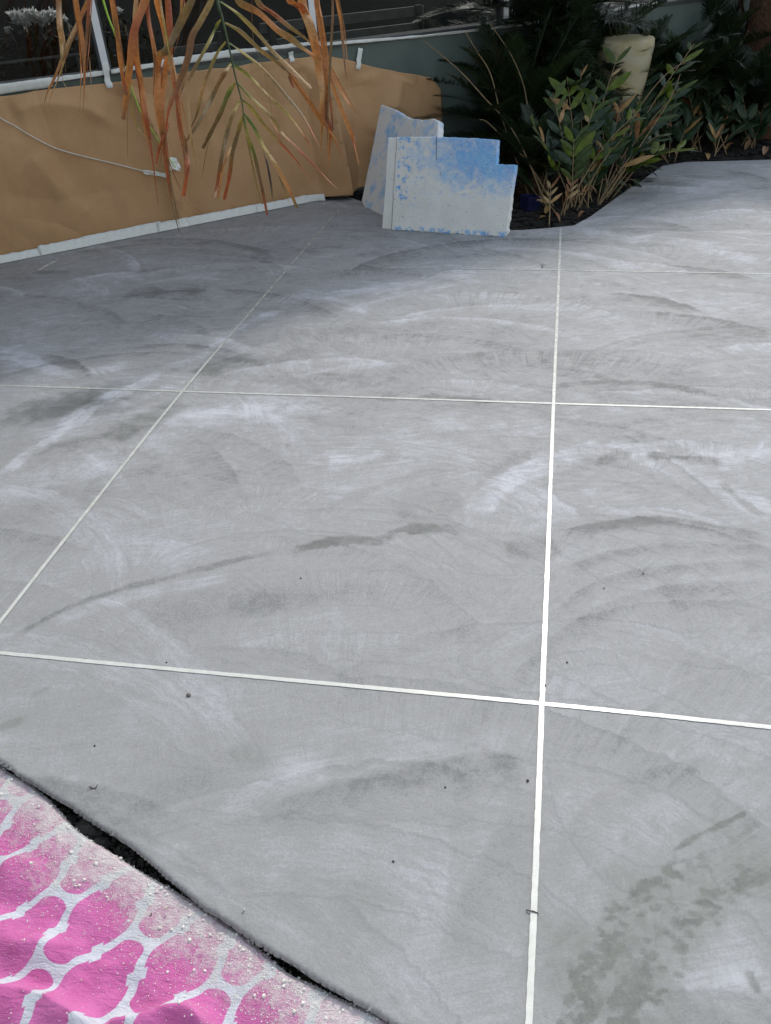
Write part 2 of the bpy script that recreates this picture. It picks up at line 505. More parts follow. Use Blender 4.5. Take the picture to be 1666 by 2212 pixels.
# ---- tone of the cement: trowel sweeps, slurry veins and damp patches where they lie on the real floor
wx = 0.10 * fbm(X2 * 2.1, Y2 * 2.1, 4, 0); wy = 0.10 * fbm(X2 * 2.1 + 40, Y2 * 2.1 + 9, 4, 1)
ca, sa = math.cos(R(22)), math.sin(R(22))
A1 = (X2 + 2 * wx) * ca + (Y2 + 2 * wy) * sa; A2 = -(X2 + 2 * wx) * sa + (Y2 + 2 * wy) * ca
tone = 0.22 * fbm(A1 * 0.9, A2 * 2.6, 5, 2) + 0.16 * fbm(X2 * 1.1 + 5, Y2 * 1.1, 3, 3)
tone += 0.10 * fbm(A1 * 3, A2 * 10, 4, 0)
olive = np.zeros_like(X)
rag = fbm(X2 * 22, Y2 * 22, 5, 1, 0.75) * 1.5
rag2 = fbm(X2 * 8, Y2 * 8, 5, 2, 0.7) * 1.5

ragp = fbm(X2 * 11 + 3, Y2 * 11, 5, 3, 0.75) * 1.4

def stroke(pts, wd, val, soft=0.5, ragg=0.35, side=0, ol=0.0, taper=True):
    """paint a trowel sweep along pts (survey units); side=+1/-1 fades the sweep out on one side only"""
    global tone, olive
    P = spline(np.array([fl(*p)[:2] for p in pts]), 6)
    lo = P.min(0) - wd * 4; hi = P.max(0) + wd * 4
    i0, i1 = np.searchsorted(xs, lo[0]), np.searchsorted(xs, hi[0])
    j0, j1 = np.searchsorted(ys, lo[1]), np.searchsorted(ys, hi[1])
    if i1 <= i0 or j1 <= j0: return
    sl_ = np.s_[i0:i1, j0:j1]
    d, sd, al_ = pdist(X2[sl_] + wx[sl_] * 0.12, Y2[sl_] + wy[sl_] * 0.12, P)
    d = d + wd * ragg * (rag[sl_] * 0.7 + rag2[sl_] * 0.6)
    f = 1 - sstep(wd * (1 - soft), wd * (1 + soft), d)
    if side:
        g_ = 1 - sstep(0, wd * 3.2, d)
        f = np.where(sd == side, np.maximum(f * 0, g_ * g_), f * np.where(d < wd * 0.35, 1, np.clip(1 - (d - wd * .35) / (wd * .3), 0, 1)))
    if taper:
        f = f * sstep(0, 0.12, al_) * (1 - sstep(0.88, 1.0, al_))
    f = f * (0.55 + 0.75 * sstep(-0.6, 0.5, ragp[sl_]))
    tone[sl_] += f * val * (0.60 if val > 0 else (0.80 if soft < 0.6 else 0.50)); olive[sl_] += f * ol * 0.75

# overlapping trowel sweeps: each pass lays a fan with one crisp raised rim, blade streaks along it and comb marks across it
relief = np.zeros_like(X)
PA = X2 * 0.94 + Y2 * 0.34; PR = -X2 * 0.34 + Y2 * 0.94; PI_ = np.zeros_like(X); PK = np.full_like(X, 0.3)
for i in range(760):
    cx, cy = RNG.uniform(-3.0, 4.4), RNG.uniform(-2.0, 5.2)
    r0 = RNG.uniform(0.28, 1.05); a0 = RNG.uniform(R(5), R(70)); da = RNG.uniform(R(45), R(115)); wd = RNG.uniform(0.07, 0.26)
    el = RNG.uniform(0.75, 1.0)
    i0, i1 = np.searchsorted(xs, cx - r0 * 1.05), np.searchsorted(xs, cx + r0 * 1.05); j0, j1 = np.searchsorted(ys, cy - 0.1), np.searchsorted(ys, cy + r0 * 1.05)
    if i1 - i0 < 2 or j1 - j0 < 2: continue
    s_ = np.s_[i0:i1, j0:j1]
    if not INS[s_].any(): continue
    dx_ = X2[s_] - cx; dy_ = (Y2[s_] - cy) / el
    rr_ = np.hypot(dx_, dy_) + 0.012 * rag[s_] + 0.25 * wx[s_]
    inn_ = (r0 - rr_) / wd
    mk_ = (inn_ > -0.2) & (inn_ < 1)
    if not mk_.any(): continue
    rr_ = rr_[mk_]; inn_ = inn_[mk_]; th = np.arctan2(dy_[mk_], dx_[mk_])
    ends = sstep(a0, a0 + 0.35, th) * (1 - sstep(a0 + da - 0.35, a0 + da, th))
    al_ = np.where(inn_ > 0, sstep(0, 0.04, inn_) * np.clip(1 - inn_, 0, 1) ** 1.1, 0) * ends
    far_ = sstep(0.2, 2.0, cy)
    val = RNG.normal() * (0.20 + 0.14 * far_)
    streak = vnoise(th * 2.2 + i, rr_ * 55 + i * 3.1, i) + 0.6 * vnoise(th * 5 + i, rr_ * 120, i + 1) - 0.8
    comb = vnoise(th * r0 * 70 + i, rr_ * 5, i + 2) + 0.6 * vnoise(th * r0 * 140, rr_ * 9, i + 3) - 0.8
    kind = RNG.random()
    loc_ = val + (0.38 * streak if kind < 0.6 else 0.34 * comb) * (0.65 + 0.75 * far_)
    op = RNG.uniform(0.5, 0.95)
    tv = tone[s_]; tv[mk_] = tv[mk_] * (1 - al_ * op) + loc_ * al_ * op
    top_ = al_ > 0.10
    for arr_, vals_ in ((PA, th * r0), (PR, rr_), (PI_, np.full_like(th, i * 1.7)), (PK, np.full_like(th, 0.0 if kind < 0.6 else 1.0))):
        av_ = arr_[s_]; t_ = av_[mk_]; t_[top_] = vals_[top_]; av_[mk_] = t_
    rv = relief[s_]; rv[mk_] = rv[mk_] * (1 - al_ * op) + ((0.00025 * streak if kind < 0.6 else 0.00038 * comb)) * al_ + 0.00055 * np.exp(-(inn_ * wd / 0.008) ** 2) * ends

# pale slurry veins
stroke([(10, 742), (60, 778), (130, 803), (210, 800), (290, 790)], 0.040, 0.85, 0.5, 0.5)
stroke([(-20, 1042), (60, 985), (150, 922), (230, 862), (300, 832), (350, 795)], 0.030, 0.8, 0.3, 0.9)
stroke([(120, 925), (200, 870), (270, 838)], 0.022, 0.8, 0.3, 1.2)
stroke([(330, 800), (430, 770), (520, 705), (640, 660)], 0.03, 0.55, 0.5, 0.9)
stroke([(-60, 1085), (150, 1025), (300, 965), (430, 905), (560, 885), (700, 893)], 0.10, 0.50, 0.7, 0.5)
stroke([(380, 905), (470, 890), (600, 882), (740, 893)], 0.035, 0.35, 0.6, 0.4)
stroke([(560, 652), (700, 640), (850, 620), (980, 596), (1060, 590)], 0.06, 0.50, 0.5, 0.8)
stroke([(700, 985), (770, 992), (840, 975)], 0.025, 0.5, 0.5, 0.6)
stroke([(1030, 1115), (1060, 1060), (1120, 1025), (1200, 1000)], 0.050, 0.75, 0.25, 0.3)
stroke([(1150, 1010), (1290, 970), (1400, 985), (1500, 1035), (1620, 1085), (1720, 1120)], 0.055, 0.60, 0.5, 0.6)
stroke([(1480, 985), (1580, 990), (1680, 975)], 0.06, 0.45, 0.6, 0.6)
stroke([(1230, 488), (1330, 512), (1450, 520), (1540, 535), (1650, 580)], 0.07, 0.65, 0.5, 0.5)
stroke([(1440, 430), (1540, 400), (1666, 385)], 0.10, 0.45, 0.8, 0.5)
stroke([(1270, 700), (1420, 690), (1600, 620), (1700, 600)], 0.14, 0.22, 0.8, 0.4)
stroke([(1240, 780), (1400, 760), (1600, 780)], 0.12, 0.2, 0.8, 0.4)
stroke([(90, 1352), (250, 1298), (420, 1262), (520, 1240)], 0.026, 0.45, 0.6, 0.4)
stroke([(505, 1780), (540, 1720), (620, 1680), (720, 1655)], 0.040, 0.38, 0.7, 0.5)
stroke([(560, 1880), (680, 1860), (800, 1800)], 0.06, 0.2, 0.8, 0.5)
stroke([(1480, 2160), (1560, 2080), (1640, 2030)], 0.05, 0.55, 0.7, 0.9)
stroke([(1560, 2200), (1640, 2150), (1700, 2120)], 0.05, 0.45, 0.7, 0.9)
stroke([(1360, 1930), (1380, 1960), (1400, 1990)], 0.018, 0.6, 0.6, 0.7)
stroke([(250, 880), (330, 850), (390, 830)], 0.03, 0.45, 0.6, 1.0)
stroke([(560, 600), (680, 560), (820, 530)], 0.05, 0.35, 0.7, 1.2)
stroke([(120, 640), (240, 612), (400, 600), (520, 575)], 0.05, 0.30, 0.7, 1.2)
stroke([(700, 690), (860, 640), (1060, 600)], 0.03, 0.40, 0.6, 1.2)
stroke([(-20, 690), (60, 720), (110, 760)], 0.05, 0.25, 0.7, 1.0)
stroke([(840, 940), (980, 910), (1130, 915), (1260, 950)], 0.05, 0.25, 0.7, 0.8)
stroke([(1210, 905), (1360, 890), (1520, 915), (1680, 930)], 0.03, 0.28, 0.6, 0.9)
stroke([(760, 1080), (700, 1040), (720, 1000), (820, 960)], 0.05, 0.22, 0.8, 0.8)
# wide tonal fields
stroke([(80, 700), (300, 680), (480, 640)], 0.22, -0.25, 0.8, 0.4)
stroke([(0, 900), (120, 880), (230, 850)], 0.09, -0.60, 0.5, 0.5, ol=0.45)
stroke([(230, 955), (320, 905), (400, 865)], 0.06, -0.55, 0.5, 0.5, ol=0.40)
stroke([(420, 815), (480, 785), (560, 770)], 0.05, -0.50, 0.5, 0.5, ol=0.35)
stroke([(260, 640), (350, 630), (460, 620)], 0.05, -0.5, 0.7, 1.3)
stroke([(60, 985), (180, 950), (250, 940)], 0.02, -0.5, 0.6, 0.8, ol=0.3)
stroke([(430, 690), (520, 665), (640, 620)], 0.05, -0.35, 0.7, 0.7)
stroke([(500, 560), (700, 530), (900, 520), (1050, 535)], 0.14, -0.16, 0.8, 0.9)
stroke([(760, 545), (900, 560), (1080, 545)], 0.04, -0.4, 0.7, 1.2)
stroke([(660, 705), (800, 720), (950, 690), (1060, 640)], 0.08, -0.32, 0.8, 0.8)
stroke([(1160, 690), (1070, 720), (1010, 770)], 0.04, -0.25, 0.7, 0.6)
# dark trowel lines
stroke([(610, 1195), (720, 1168), (820, 1162), (880, 1140), (1010, 1148)], 0.022, -0.85, 0.5, 0.9, ol=0.4)
stroke([(850, 1110), (920, 1090), (1010, 1085)], 0.08, -0.35, 0.8, 0.6, ol=0.15)
stroke([(620, 1188), (500, 1213), (380, 1243), (260, 1275), (130, 1320), (0, 1392)], 0.011, -0.75, 0.6, 1.0, ol=0.2)
stroke([(1025, 1110), (1040, 1060), (1100, 1000), (1180, 955), (1260, 940)], 0.03, -0.50, 0.6, 0.4)
stroke([(1190, 1160), (1280, 1140), (1400, 1125), (1530, 1135), (1680, 1165)], 0.028, -0.62, 0.4, 0.35, side=-1)
stroke([(1195, 1245), (1300, 1205), (1450, 1180), (1680, 1185)], 0.024, -0.38, 0.5, 0.3, side=-1)
stroke([(1180, 1345), (1270, 1275), (1400, 1235), (1680, 1215)], 0.024, -0.36, 0.5, 0.3, side=-1)
stroke([(1090, 1500), (1180, 1400), (1320, 1310), (1480, 1270), (1680, 1260)], 0.028, -0.30, 0.5, 0.3, side=-1)
stroke([(1420, 1310), (1530, 1285), (1640, 1330), (1700, 1400)], 0.05, -0.28, 0.7, 0.6)
stroke([(1090, 1195), (1150, 1190), (1210, 1180)], 0.035, -0.50, 0.7, 0.8, ol=0.2)
stroke([(1390, 985), (1490, 990), (1570, 1000)], 0.022, -0.75, 0.5, 1.2)
stroke([(1280, 1010), (1330, 985), (1370, 990)], 0.02, -0.5, 0.5, 1.2)
stroke([(1560, 1040), (1600, 1080), (1660, 1120)], 0.014, -0.6, 0.5, 0.9)
stroke([(1170, 842), (1260, 828), (1380, 828), (1500, 845), (1600, 878)], 0.020, -0.50, 0.5, 0.6)
stroke([(1080, 868), (1000, 862), (900, 858)], 0.02, -0.4, 0.5, 1.0)
stroke([(1320, 925), (1450, 905), (1600, 920)], 0.035, -0.35, 0.7, 0.8)
stroke([(460, 930), (560, 905), (700, 915), (800, 935)], 0.022, -0.35, 0.6, 0.7, side=1)
stroke([(680, 1080), (690, 1020), (700, 980)], 0.02, -0.25, 0.8, 0.8)
stroke([(180, 1400), (350, 1350), (560, 1290), (800, 1270)], 0.07, -0.22, 0.8, 0.5)
stroke([(700, 1728), (850, 1688), (1000, 1657), (1150, 1645)], 0.035, -0.32, 0.4, 0.3, side=-1)
stroke([(1010, 1640), (990, 1800), (985, 1950), (965, 2080)], 0.03, -0.26, 0.6, 0.3, side=1)
stroke([(1000, 1640), (1020, 1560), (1090, 1480)], 0.03, -0.22, 0.7, 0.4)
stroke([(1210, 1640), (1300, 1590), (1450, 1560)], 0.05, -0.28, 0.8, 0.8)
stroke([(600, 1880), (700, 1930), (800, 2000), (820, 2080)], 0.06, -0.15, 0.8, 0.5, ol=0.2)
stroke([(490, 1640), (530, 1625), (575, 1660)], 0.020, -0.3, 0.8, 0.8, ol=0.4)
stroke([(5, 1570), (35, 1558)], 0.014, -0.3, 0.6, 0.7, ol=0.6, taper=False)
stroke([(70, 1500), (95, 1490)], 0.010, -0.2, 0.6, 0.7, ol=0.4, taper=False)
stroke([(85, 588), (140, 589)], 0.030, -0.5, 0.7, 0.5, ol=0.9, taper=False)
stroke([(560, 1760), (700, 1722), (850, 1684), (1000, 1655), (1150, 1645)], 0.05, -0.40, 0.4, 0.25, side=-1)
stroke([(520, 1700), (640, 1640), (800, 1600), (1000, 1580)], 0.07, 0.22, 0.8, 0.4)
stroke([(1150, 1700), (1080, 1850), (1010, 1990), (985, 2110)], 0.05, -0.22, 0.5, 0.3, side=1)
stroke([(820, 2140), (900, 2050), (960, 1930), (985, 1780)], 0.07, 0.22, 0.8, 0.4)
stroke([(1240, 1990), (1290, 1890), (1370, 1800), (1480, 1730)], 0.05, 0.20, 0.7, 0.5)
stroke([(1180, 1900), (1260, 1780), (1380, 1690), (1560, 1640)], 0.03, -0.24, 0.5, 0.3, side=-1)
stroke([(480, 1330), (640, 1280), (800, 1270), (930, 1300)], 0.05, -0.22, 0.7, 0.8)
stroke([(500, 1400), (620, 1340), (760, 1320)], 0.04, 0.24, 0.7, 0.9)
stroke([(700, 1480), (860, 1400), (1040, 1350)], 0.03, -0.20, 0.5, 0.3, side=-1)
stroke([(220, 1560), (420, 1500), (640, 1490)], 0.06, 0.16, 0.8, 0.6)
stroke([(230, 1800), (330, 1720), (470, 1660)], 0.04, -0.18, 0.6, 0.5, side=-1)
stroke([(330, 1860), (420, 1800), (520, 1770)], 0.03, 0.18, 0.7, 0.7)
# damp, scraped corner
stroke([(1620, 1757), (1560, 1785), (1500, 1812), (1450, 1845)], 0.006, -1.0, 0.5, 0.9, ol=0.45)
dpath = spline(np.array([(1470, 1835), (1385, 1905), (1330, 1960), (1270, 2035), (1235, 2110), (1218, 2215)], float), 24)
rd = np.random.default_rng(15)
dpath2 = spline(np.array([(1680, 1850), (1560, 1900), (1470, 1965), (1390, 2050), (1340, 2130), (1310, 2215)], float), 24)
for i in range(300):
    p = (dpath if i < 170 else dpath2)[rd.integers(len(dpath2))] + rd.normal(size=2) * np.array([14, 10]) + np.array([abs(rd.normal()) * 30, abs(rd.normal()) * 14])
    L = rd.uniform(14, 46); an = R(rd.uniform(-50, 5) if rd.random() < 0.75 else rd.uniform(20, 60))
    q = p + L * np.array([math.cos(an), -math.sin(an) * 0.8])
    stroke([tuple(p), tuple((p + q) / 2 + rd.normal(size=2) * 2), tuple(q)], rd.uniform(0.003, 0.0065), -rd.uniform(0.25, 0.75), 0.5, 0.8, ol=rd.uniform(0.15, 0.5))
stroke([(1270, 2230), (1320, 2090), (1400, 1990), (1500, 1910), (1620, 1860), (1720, 1830)], 0.10, -0.34, 0.7, 0.9, ol=0.75)
stroke([(1330, 2060), (1390, 2030), (1440, 2010)], 0.014, -0.45, 0.6, 1.3, ol=0.4)
stroke([(1390, 2110), (1440, 2080)], 0.012, -0.4, 0.6, 1.3, ol=0.4)
stroke([(1580, 1930), (1640, 1900), (1700, 1880)], 0.012, -0.6, 0.5, 1.0, ol=0.5)
stroke([(1625, 2105), (1640, 2140)], 0.007, -0.9, 0.4, 0.5, ol=0.4, taper=False)
stroke([(1280, 2180), (1330, 2160), (1400, 2140)], 0.03, -0.25, 0.7, 1.3, ol=0.3)
# paler, mottled band along the near edge
tone += 0.20 * np.clip(1 - np.abs(de - 0.05) / 0.05, 0, 1) * (0.6 + rag2)
olive = np.clip(olive + 0.42 * (1 - sstep(-0.7, 0.4, Y2)) * np.clip(0.6 + 0.6 * rag2, 0, 1), 0, 1)
tone = np.clip(tone, -1.3, 1.3)

idx = np.arange(X.size).reshape(X.shape)
cxm = (X2[:-1, :-1] + X2[1:, :-1] + X2[1:, 1:] + X2[:-1, 1:]) / 4
cym = (Y2[:-1, :-1] + Y2[1:, :-1] + Y2[1:, 1:] + Y2[:-1, 1:]) / 4
keep = inside(cxm, cym - 0 * cym, OUT)
F = np.stack([idx[:-1, :-1], idx[1:, :-1], idx[1:, 1:], idx[:-1, 1:]], -1)[keep]
used = np.unique(F); remap = np.full(X.size, -1); remap[used] = np.arange(len(used))
F = remap[F]
V = np.stack([X2.ravel()[used], Y2.ravel()[used], (Z + np.clip(relief, -0.0008, 0.0008) * (bd > 0.03)).ravel()[used]], -1)
wild = sstep(0.2, 1.7, Y2 + 0.35 * X2 * 0 + 0.5 * fbm(X2 * 1.2, Y2 * 1.2, 3, 2))
wA = wild.ravel()[used]
tA = tone.ravel()[used]; oA = olive.ravel()[used]
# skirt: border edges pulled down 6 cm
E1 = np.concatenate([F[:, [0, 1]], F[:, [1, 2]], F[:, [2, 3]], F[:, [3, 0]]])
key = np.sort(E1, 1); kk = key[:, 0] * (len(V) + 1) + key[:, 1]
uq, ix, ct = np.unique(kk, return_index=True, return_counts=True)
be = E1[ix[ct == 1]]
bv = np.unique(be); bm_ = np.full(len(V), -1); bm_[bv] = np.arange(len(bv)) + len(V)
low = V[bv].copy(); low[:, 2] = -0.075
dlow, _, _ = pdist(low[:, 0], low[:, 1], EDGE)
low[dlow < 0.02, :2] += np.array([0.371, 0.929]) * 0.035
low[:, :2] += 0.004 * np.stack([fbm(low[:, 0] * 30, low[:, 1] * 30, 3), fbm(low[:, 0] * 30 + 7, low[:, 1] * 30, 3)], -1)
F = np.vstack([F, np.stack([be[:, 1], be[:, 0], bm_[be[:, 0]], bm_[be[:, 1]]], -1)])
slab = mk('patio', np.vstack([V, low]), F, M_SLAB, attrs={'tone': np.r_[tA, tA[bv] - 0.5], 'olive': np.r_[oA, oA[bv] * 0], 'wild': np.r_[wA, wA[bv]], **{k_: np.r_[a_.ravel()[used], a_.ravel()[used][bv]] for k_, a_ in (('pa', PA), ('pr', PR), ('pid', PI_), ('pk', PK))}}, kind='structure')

def slab_z(x, y):
    return 0.0

# ---- building: glazed wall with kraft-papered parapet
SILL = 0.93
bld = empty('building', wp(1.5, -0.08), 'grey building wall with low green parapet, tinted windows and a flat roof', 'building')
Vw, Fw = wbox(-4.5, 11, -0.16, -0.002, -0.08, SILL - 0.012)
mk('wall', Vw, Fw, M_WALL, bld, smooth=False)
Vw, Fw = wbox(-4.5, 11, -0.17, 0.012, SILL - 0.010, SILL + 0.012)
mk('sill', Vw, Fw, M_FRAME, bld, smooth=False)
ROOFZ = 2.38
Vw, Fw = wbox(-4.5, 11, -1.45, 0.06, ROOFZ - 0.12, ROOFZ)
mk('roof', Vw, Fw, M_ROOF, bld, smooth=False)
Vw, Fw = wbox(-2.75, -2.45, 0.001, 6.5, -0.08, 4.2)
mk('added_shade_wall', Vw, Fw, M_WALL, bld, smooth=False)  # unseen wall, added out of view to block light from the left
mull = [-2.25, -0.70, wl(215, 90)[0], wl(676, 60)[0], 3.75, 5.25, 6.75, 8.25]
for i, s in enumerate(mull):
    Vw, Fw = wbox(s - 0.033, s + 0.033, -0.06, 0.008, SILL + 0.013, ROOFZ - 0.122)
    fo = mk('mullion', Vw, Fw, M_FRAME, bld, smooth=False)
    Vw, Fw = wbox(s - 0.020, s + 0.020, 0.0095, 0.016, SILL + 0.02, ROOFZ - 0.13)
    mk('white_cover_strip', Vw, Fw, M_WHITE, fo, smooth=False)
for a, b in zip(mull[:-1], mull[1:]):
    Vw, Fw = wbox(a + 0.034, b - 0.034, -0.032, -0.024, SILL + 0.014, ROOFZ - 0.123)
    mk('glass_pane', Vw, Fw, M_GLASS, bld, smooth=False)
for s in (-4.4, -1.4, 1.6, 4.6, 7.6, 10.6):
    Vw, Fw = wbox(s - 0.04, s + 0.04, -1.40, -1.32, -0.08, ROOFZ - 0.121)
    mk('post', Vw, Fw, M_FRAME, bld, smooth=False)

# garden behind the glass
bf = []
Vw, Fw = wbox(-5, 12, -3.3, -3.2, -0.08, 2.4)
mk('fence', Vw, Fw, M_DARKWOOD, smooth=False, label='black screen fence seen dimly through the tinted windows', cat='fence')
# white-flowered shrubs, a bench and a chair standing behind the glass
def blob_leaves(c, rad, n, size, rg, colr, flat=0.7):
    Vs = []; Fs = []; Cs = []
    for i in range(n):
        d = rg.normal(size=3); d /= np.linalg.norm(d)
        p = c + d * rad * np.array([1, 1, flat]) * rg.random() ** 0.4
        a = rg.normal(size=3); a /= np.linalg.norm(a); b = np.cross(a, d); b /= np.linalg.norm(b) + 1e-9
        s = size * (0.6 + 0.8 * rg.random())
        k = len(Vs)
        Vs += [p - a * s, p + b * s * 0.35, p + a * s, p - b * s * 0.35]
        Fs.append([k, k + 1, k + 2, k + 3])
        cc = np.array(colr) * (0.6 + 0.8 * rg.random())
        Cs += [cc] * 4
    return np.array(Vs), Fs, np.array(Cs)

flowers = [((48, 32), 1.35, 0.055, 'white-flowered shrub behind glass, with a broad double bloom'), ((25, 62), 1.3, 0.03, 'white-flowered shrub behind glass with one lone low bloom'),
           ((90, 33), 1.4, 0.055, 'white-flowered shrub behind glass with a long hooked bloom'), ((143, 38), 1.5, 0.035, 'white-flowered shrub behind glass next to the white window bar'),
           ((262, 22), 1.45, 0.03, 'white-flowered shrub behind glass, seen past the lime green shoot')]
for k, ((u, v), off, br, lab) in enumerate(flowers):
    rg = np.random.default_rng(50 + k)
    s, z = wl(u, v, -off)
    p = wp(s, z, -off)
    t = empty('flowering_shrub', (p[0], p[1], -0.085), lab, 'shrub', 'white flowering shrubs behind the glass')
    Vt, Ft = tube([(p[0], p[1], -0.09), (p[0] + .02, p[1], z * 0.4), (p[0], p[1], z - 0.05)], [0.012, 0.01, 0.006])
    mk('stem', Vt, Ft, M_STEM, t)
    Vl, Fl, Cl = blob_leaves(np.array([p[0], p[1], z - 0.24]), 0.26, 260, 0.05, rg, (0.007, 0.011, 0.004), 0.8)
    mk('foliage', Vl, Fl, M_DULL, t, cols=Cl)
    for j in range(3 if br > 0.05 else 1):
        c = np.array([p[0], p[1], z]) + np.array([*(WD * (j - 1) * br * 0.9), -0.03 * (j % 2)]) + WN3 * 0.05
        Vl, Fl, Cl = blob_leaves(c, br * 0.75, 90, br * 0.5, rg, (0.78, 0.78, 0.76), 0.7)
        mk('blossom', Vl, Fl, M_PETAL, t, cols=np.full((len(Vl), 3), 0.88))

b0s, b0z = wl(640, 30, -1.1)
bn = empty('slatted_bench', wp(b0s, -0.085, -1.1), 'grey slatted bench standing behind the tinted window', 'bench')
for k in range(6):
    Vw, Fw = wbox(b0s - 0.15, b0s + 1.35, -1.45 + k * 0.10, -1.37 + k * 0.10, 0.545, 0.57)
    mk('seat_slat', Vw, Fw, M_GREYWOOD, bn, smooth=False)
for k in range(3):
    Vw, Fw = wbox(b0s - 0.15, b0s + 1.35, -1.52, -1.49, 0.68 + k * 0.12, 0.75 + k * 0.12)
    mk('back_slat', Vw, Fw, M_GREYWOOD, bn, smooth=False)
for ss in (b0s - 0.1, b0s + 1.25):
    for oo in (-1.488, -0.93):
        Vw, Fw = wbox(ss, ss + 0.05, oo, oo + 0.05, -0.09, 0.544 if oo > -1.2 else 1.0)
        mk('leg', Vw, Fw, M_FRAME, bn, smooth=False)
ch_s, ch_z = wl(430, 40, -0.9)
cr = empty('garden_chair', wp(ch_s, -0.085, -0.9), 'dark garden chair behind glass, at the end of the slatted bench', 'chair')
Vw, Fw = wbox(ch_s - 0.22, ch_s + 0.22, -1.1, -0.66, 0.42, 0.46); mk('seat', Vw, Fw, M_GREYWOOD, cr, smooth=False)
for k in range(5):
    Vw, Fw = wbox(ch_s - 0.2, ch_s + 0.2, -1.12, -1.105, 0.52 + k * 0.09, 0.57 + k * 0.09); mk('back_slat', Vw, Fw, M_GREYWOOD, cr, smooth=False)
for a in (-0.21, 0.17):
    for b in (-1.104, -0.70):
        Vw, Fw = wbox(ch_s + a, ch_s + a + 0.035, b, b + 0.035, -0.09, 1.0 if b < -1 else 0.419); mk('leg', Vw, Fw, M_FRAME, cr, smooth=False)
rs0, rz0 = wl(0, 137, -0.5); rs1, rz1 = wl(150, 127, -0.5)
rl = empty('handrail', wp(rs0, -0.085, -0.5), 'thin pale rail running low behind the left window', 'rail')
Vt, Ft = tube([wp(rs0 - 1.5, rz0, -0.5), wp(rs1 + 0.1, rz0, -0.5)], [0.008, 0.008]); mk('bar', Vt, Ft, M_GREYWOOD, rl)
for s in (rs0 - 1.4, rs0 - 0.1, rs1 + 0.05):
    Vt, Ft = tube([wp(s, -0.09, -0.5), wp(s, rz0, -0.5)], [0.008, 0.008]); mk('post', Vt, Ft, M_FRAME, rl)

# ================================================================== KRAFT PAPER on the parapet
s_a, s_b = -2.0, wl(935, 168)[0] + 0.06
ns, nz = 420, 90
sv = np.linspace(s_a, s_b, ns)
s_cut0, z_cut0 = wl(700, 128)
s_cut1, z_cut1 = wl(780, 138)
s_cut2, z_cut2 = wl(930, 168)
ztop = np.interp(sv, [s_a, s_cut0, s_cut1, s_cut2, s_b], [SILL - 0.03, SILL - 0.045, z_cut1, z_cut2, z_cut2 - 0.08])
ztop = ztop + 0.008 * fbm(sv * 6, sv * 0, 3)
zbot = np.full(ns, 0.022)
tt = np.linspace(0, 1, nz)
Sg = np.repeat(sv[:, None], nz, 1)
Zg = zbot[:, None] + (ztop - zbot)[:, None] * tt[None, :]
Og = np.full(Sg.shape, 0.014)
Og += 0.020 * np.sin(math.pi * tt)[None, :] * (1 + fbm(Sg * 1.4, Zg * 1.2, 3, 1))
Og += 0.012 * fbm(Sg * 5, Zg * 2.6, 4, 2)

def crease(pts, amp, wd, sharp=1.0, off=0.02):
    global Og
    P = spline(np.array([wl(u, v, off) for u, v in pts]), 5)
    d, sd, al_ = pdist(Sg, Zg, P)
    f = np.exp(-(d / wd) ** 1.3) * np.where(sd > 0, 1, sharp)
    Og += 1.7 * amp * f * sstep(0, 0.12, al_) * (1 - 0.6 * sstep(0.85, 1, al_))
crease([(238, 160), (290, 215), (335, 300), (362, 400), (384, 470)], 0.060, 0.045, 0.8)
crease([(250, 165), (345, 235), (372, 330), (398, 440)], -0.035, 0.05, 0.8)
crease([(20, 245), (90, 222), (180, 232), (235, 262)], 0.020, 0.07)
crease([(60, 330), (120, 400), (200, 470)], 0.014, 0.09)
crease([(0, 420), (120, 430), (260, 410)], -0.012, 0.10)
crease([(430, 190), (455, 300), (470, 420)], 0.012, 0.05)
crease([(560, 140), (590, 230), (600, 330)], -0.012, 0.05)
crease([(655, 140), (662, 230), (676, 330), (690, 420)], -0.035, 0.05)
crease([(690, 130), (703, 220), (722, 330), (738, 440)], 0.060, 0.055, 0.8)
crease([(745, 150), (765, 240), (770, 330), (775, 420)], -0.015, 0.05)
crease([(800, 150), (815, 230), (808, 300)], 0.022, 0.06)
crease([(870, 165), (860, 200), (850, 240)], 0.018, 0.06)
# the hem has come loose near the corner and bulges forward
sb = wl(735, 430, 0.12)[0]
hem = np.exp(-((Sg - sb) / 0.16) ** 2) * (1 - tt[None, :]) ** 1.4
Og += 0.15 * hem
Zg += 0.012 * np.exp(-((Sg - sb) / 0.10) ** 2) * (1 - tt[None, :]) ** 6
Og = np.maximum(Og, 0.004)
PV = W0[None, None] + Sg[..., None] * WD + Og[..., None] * WN
PV = np.dstack([PV, Zg]).reshape(-1, 3)
paper = mk('kraft_paper', PV, grid_faces(ns, nz), M_KRAFT, label='brown kraft masking paper hung along the low wall', cat='paper')
sol = paper.modifiers.new('thickness', 'SOLIDIFY'); sol.thickness = 0.0012; sol.offset = 0

def paper_off(s, z):
    i = np.clip(np.searchsorted(sv, s), 0, ns - 1)
    j = np.argmin(np.abs(Zg[i] - z))
    return Og[i, j]

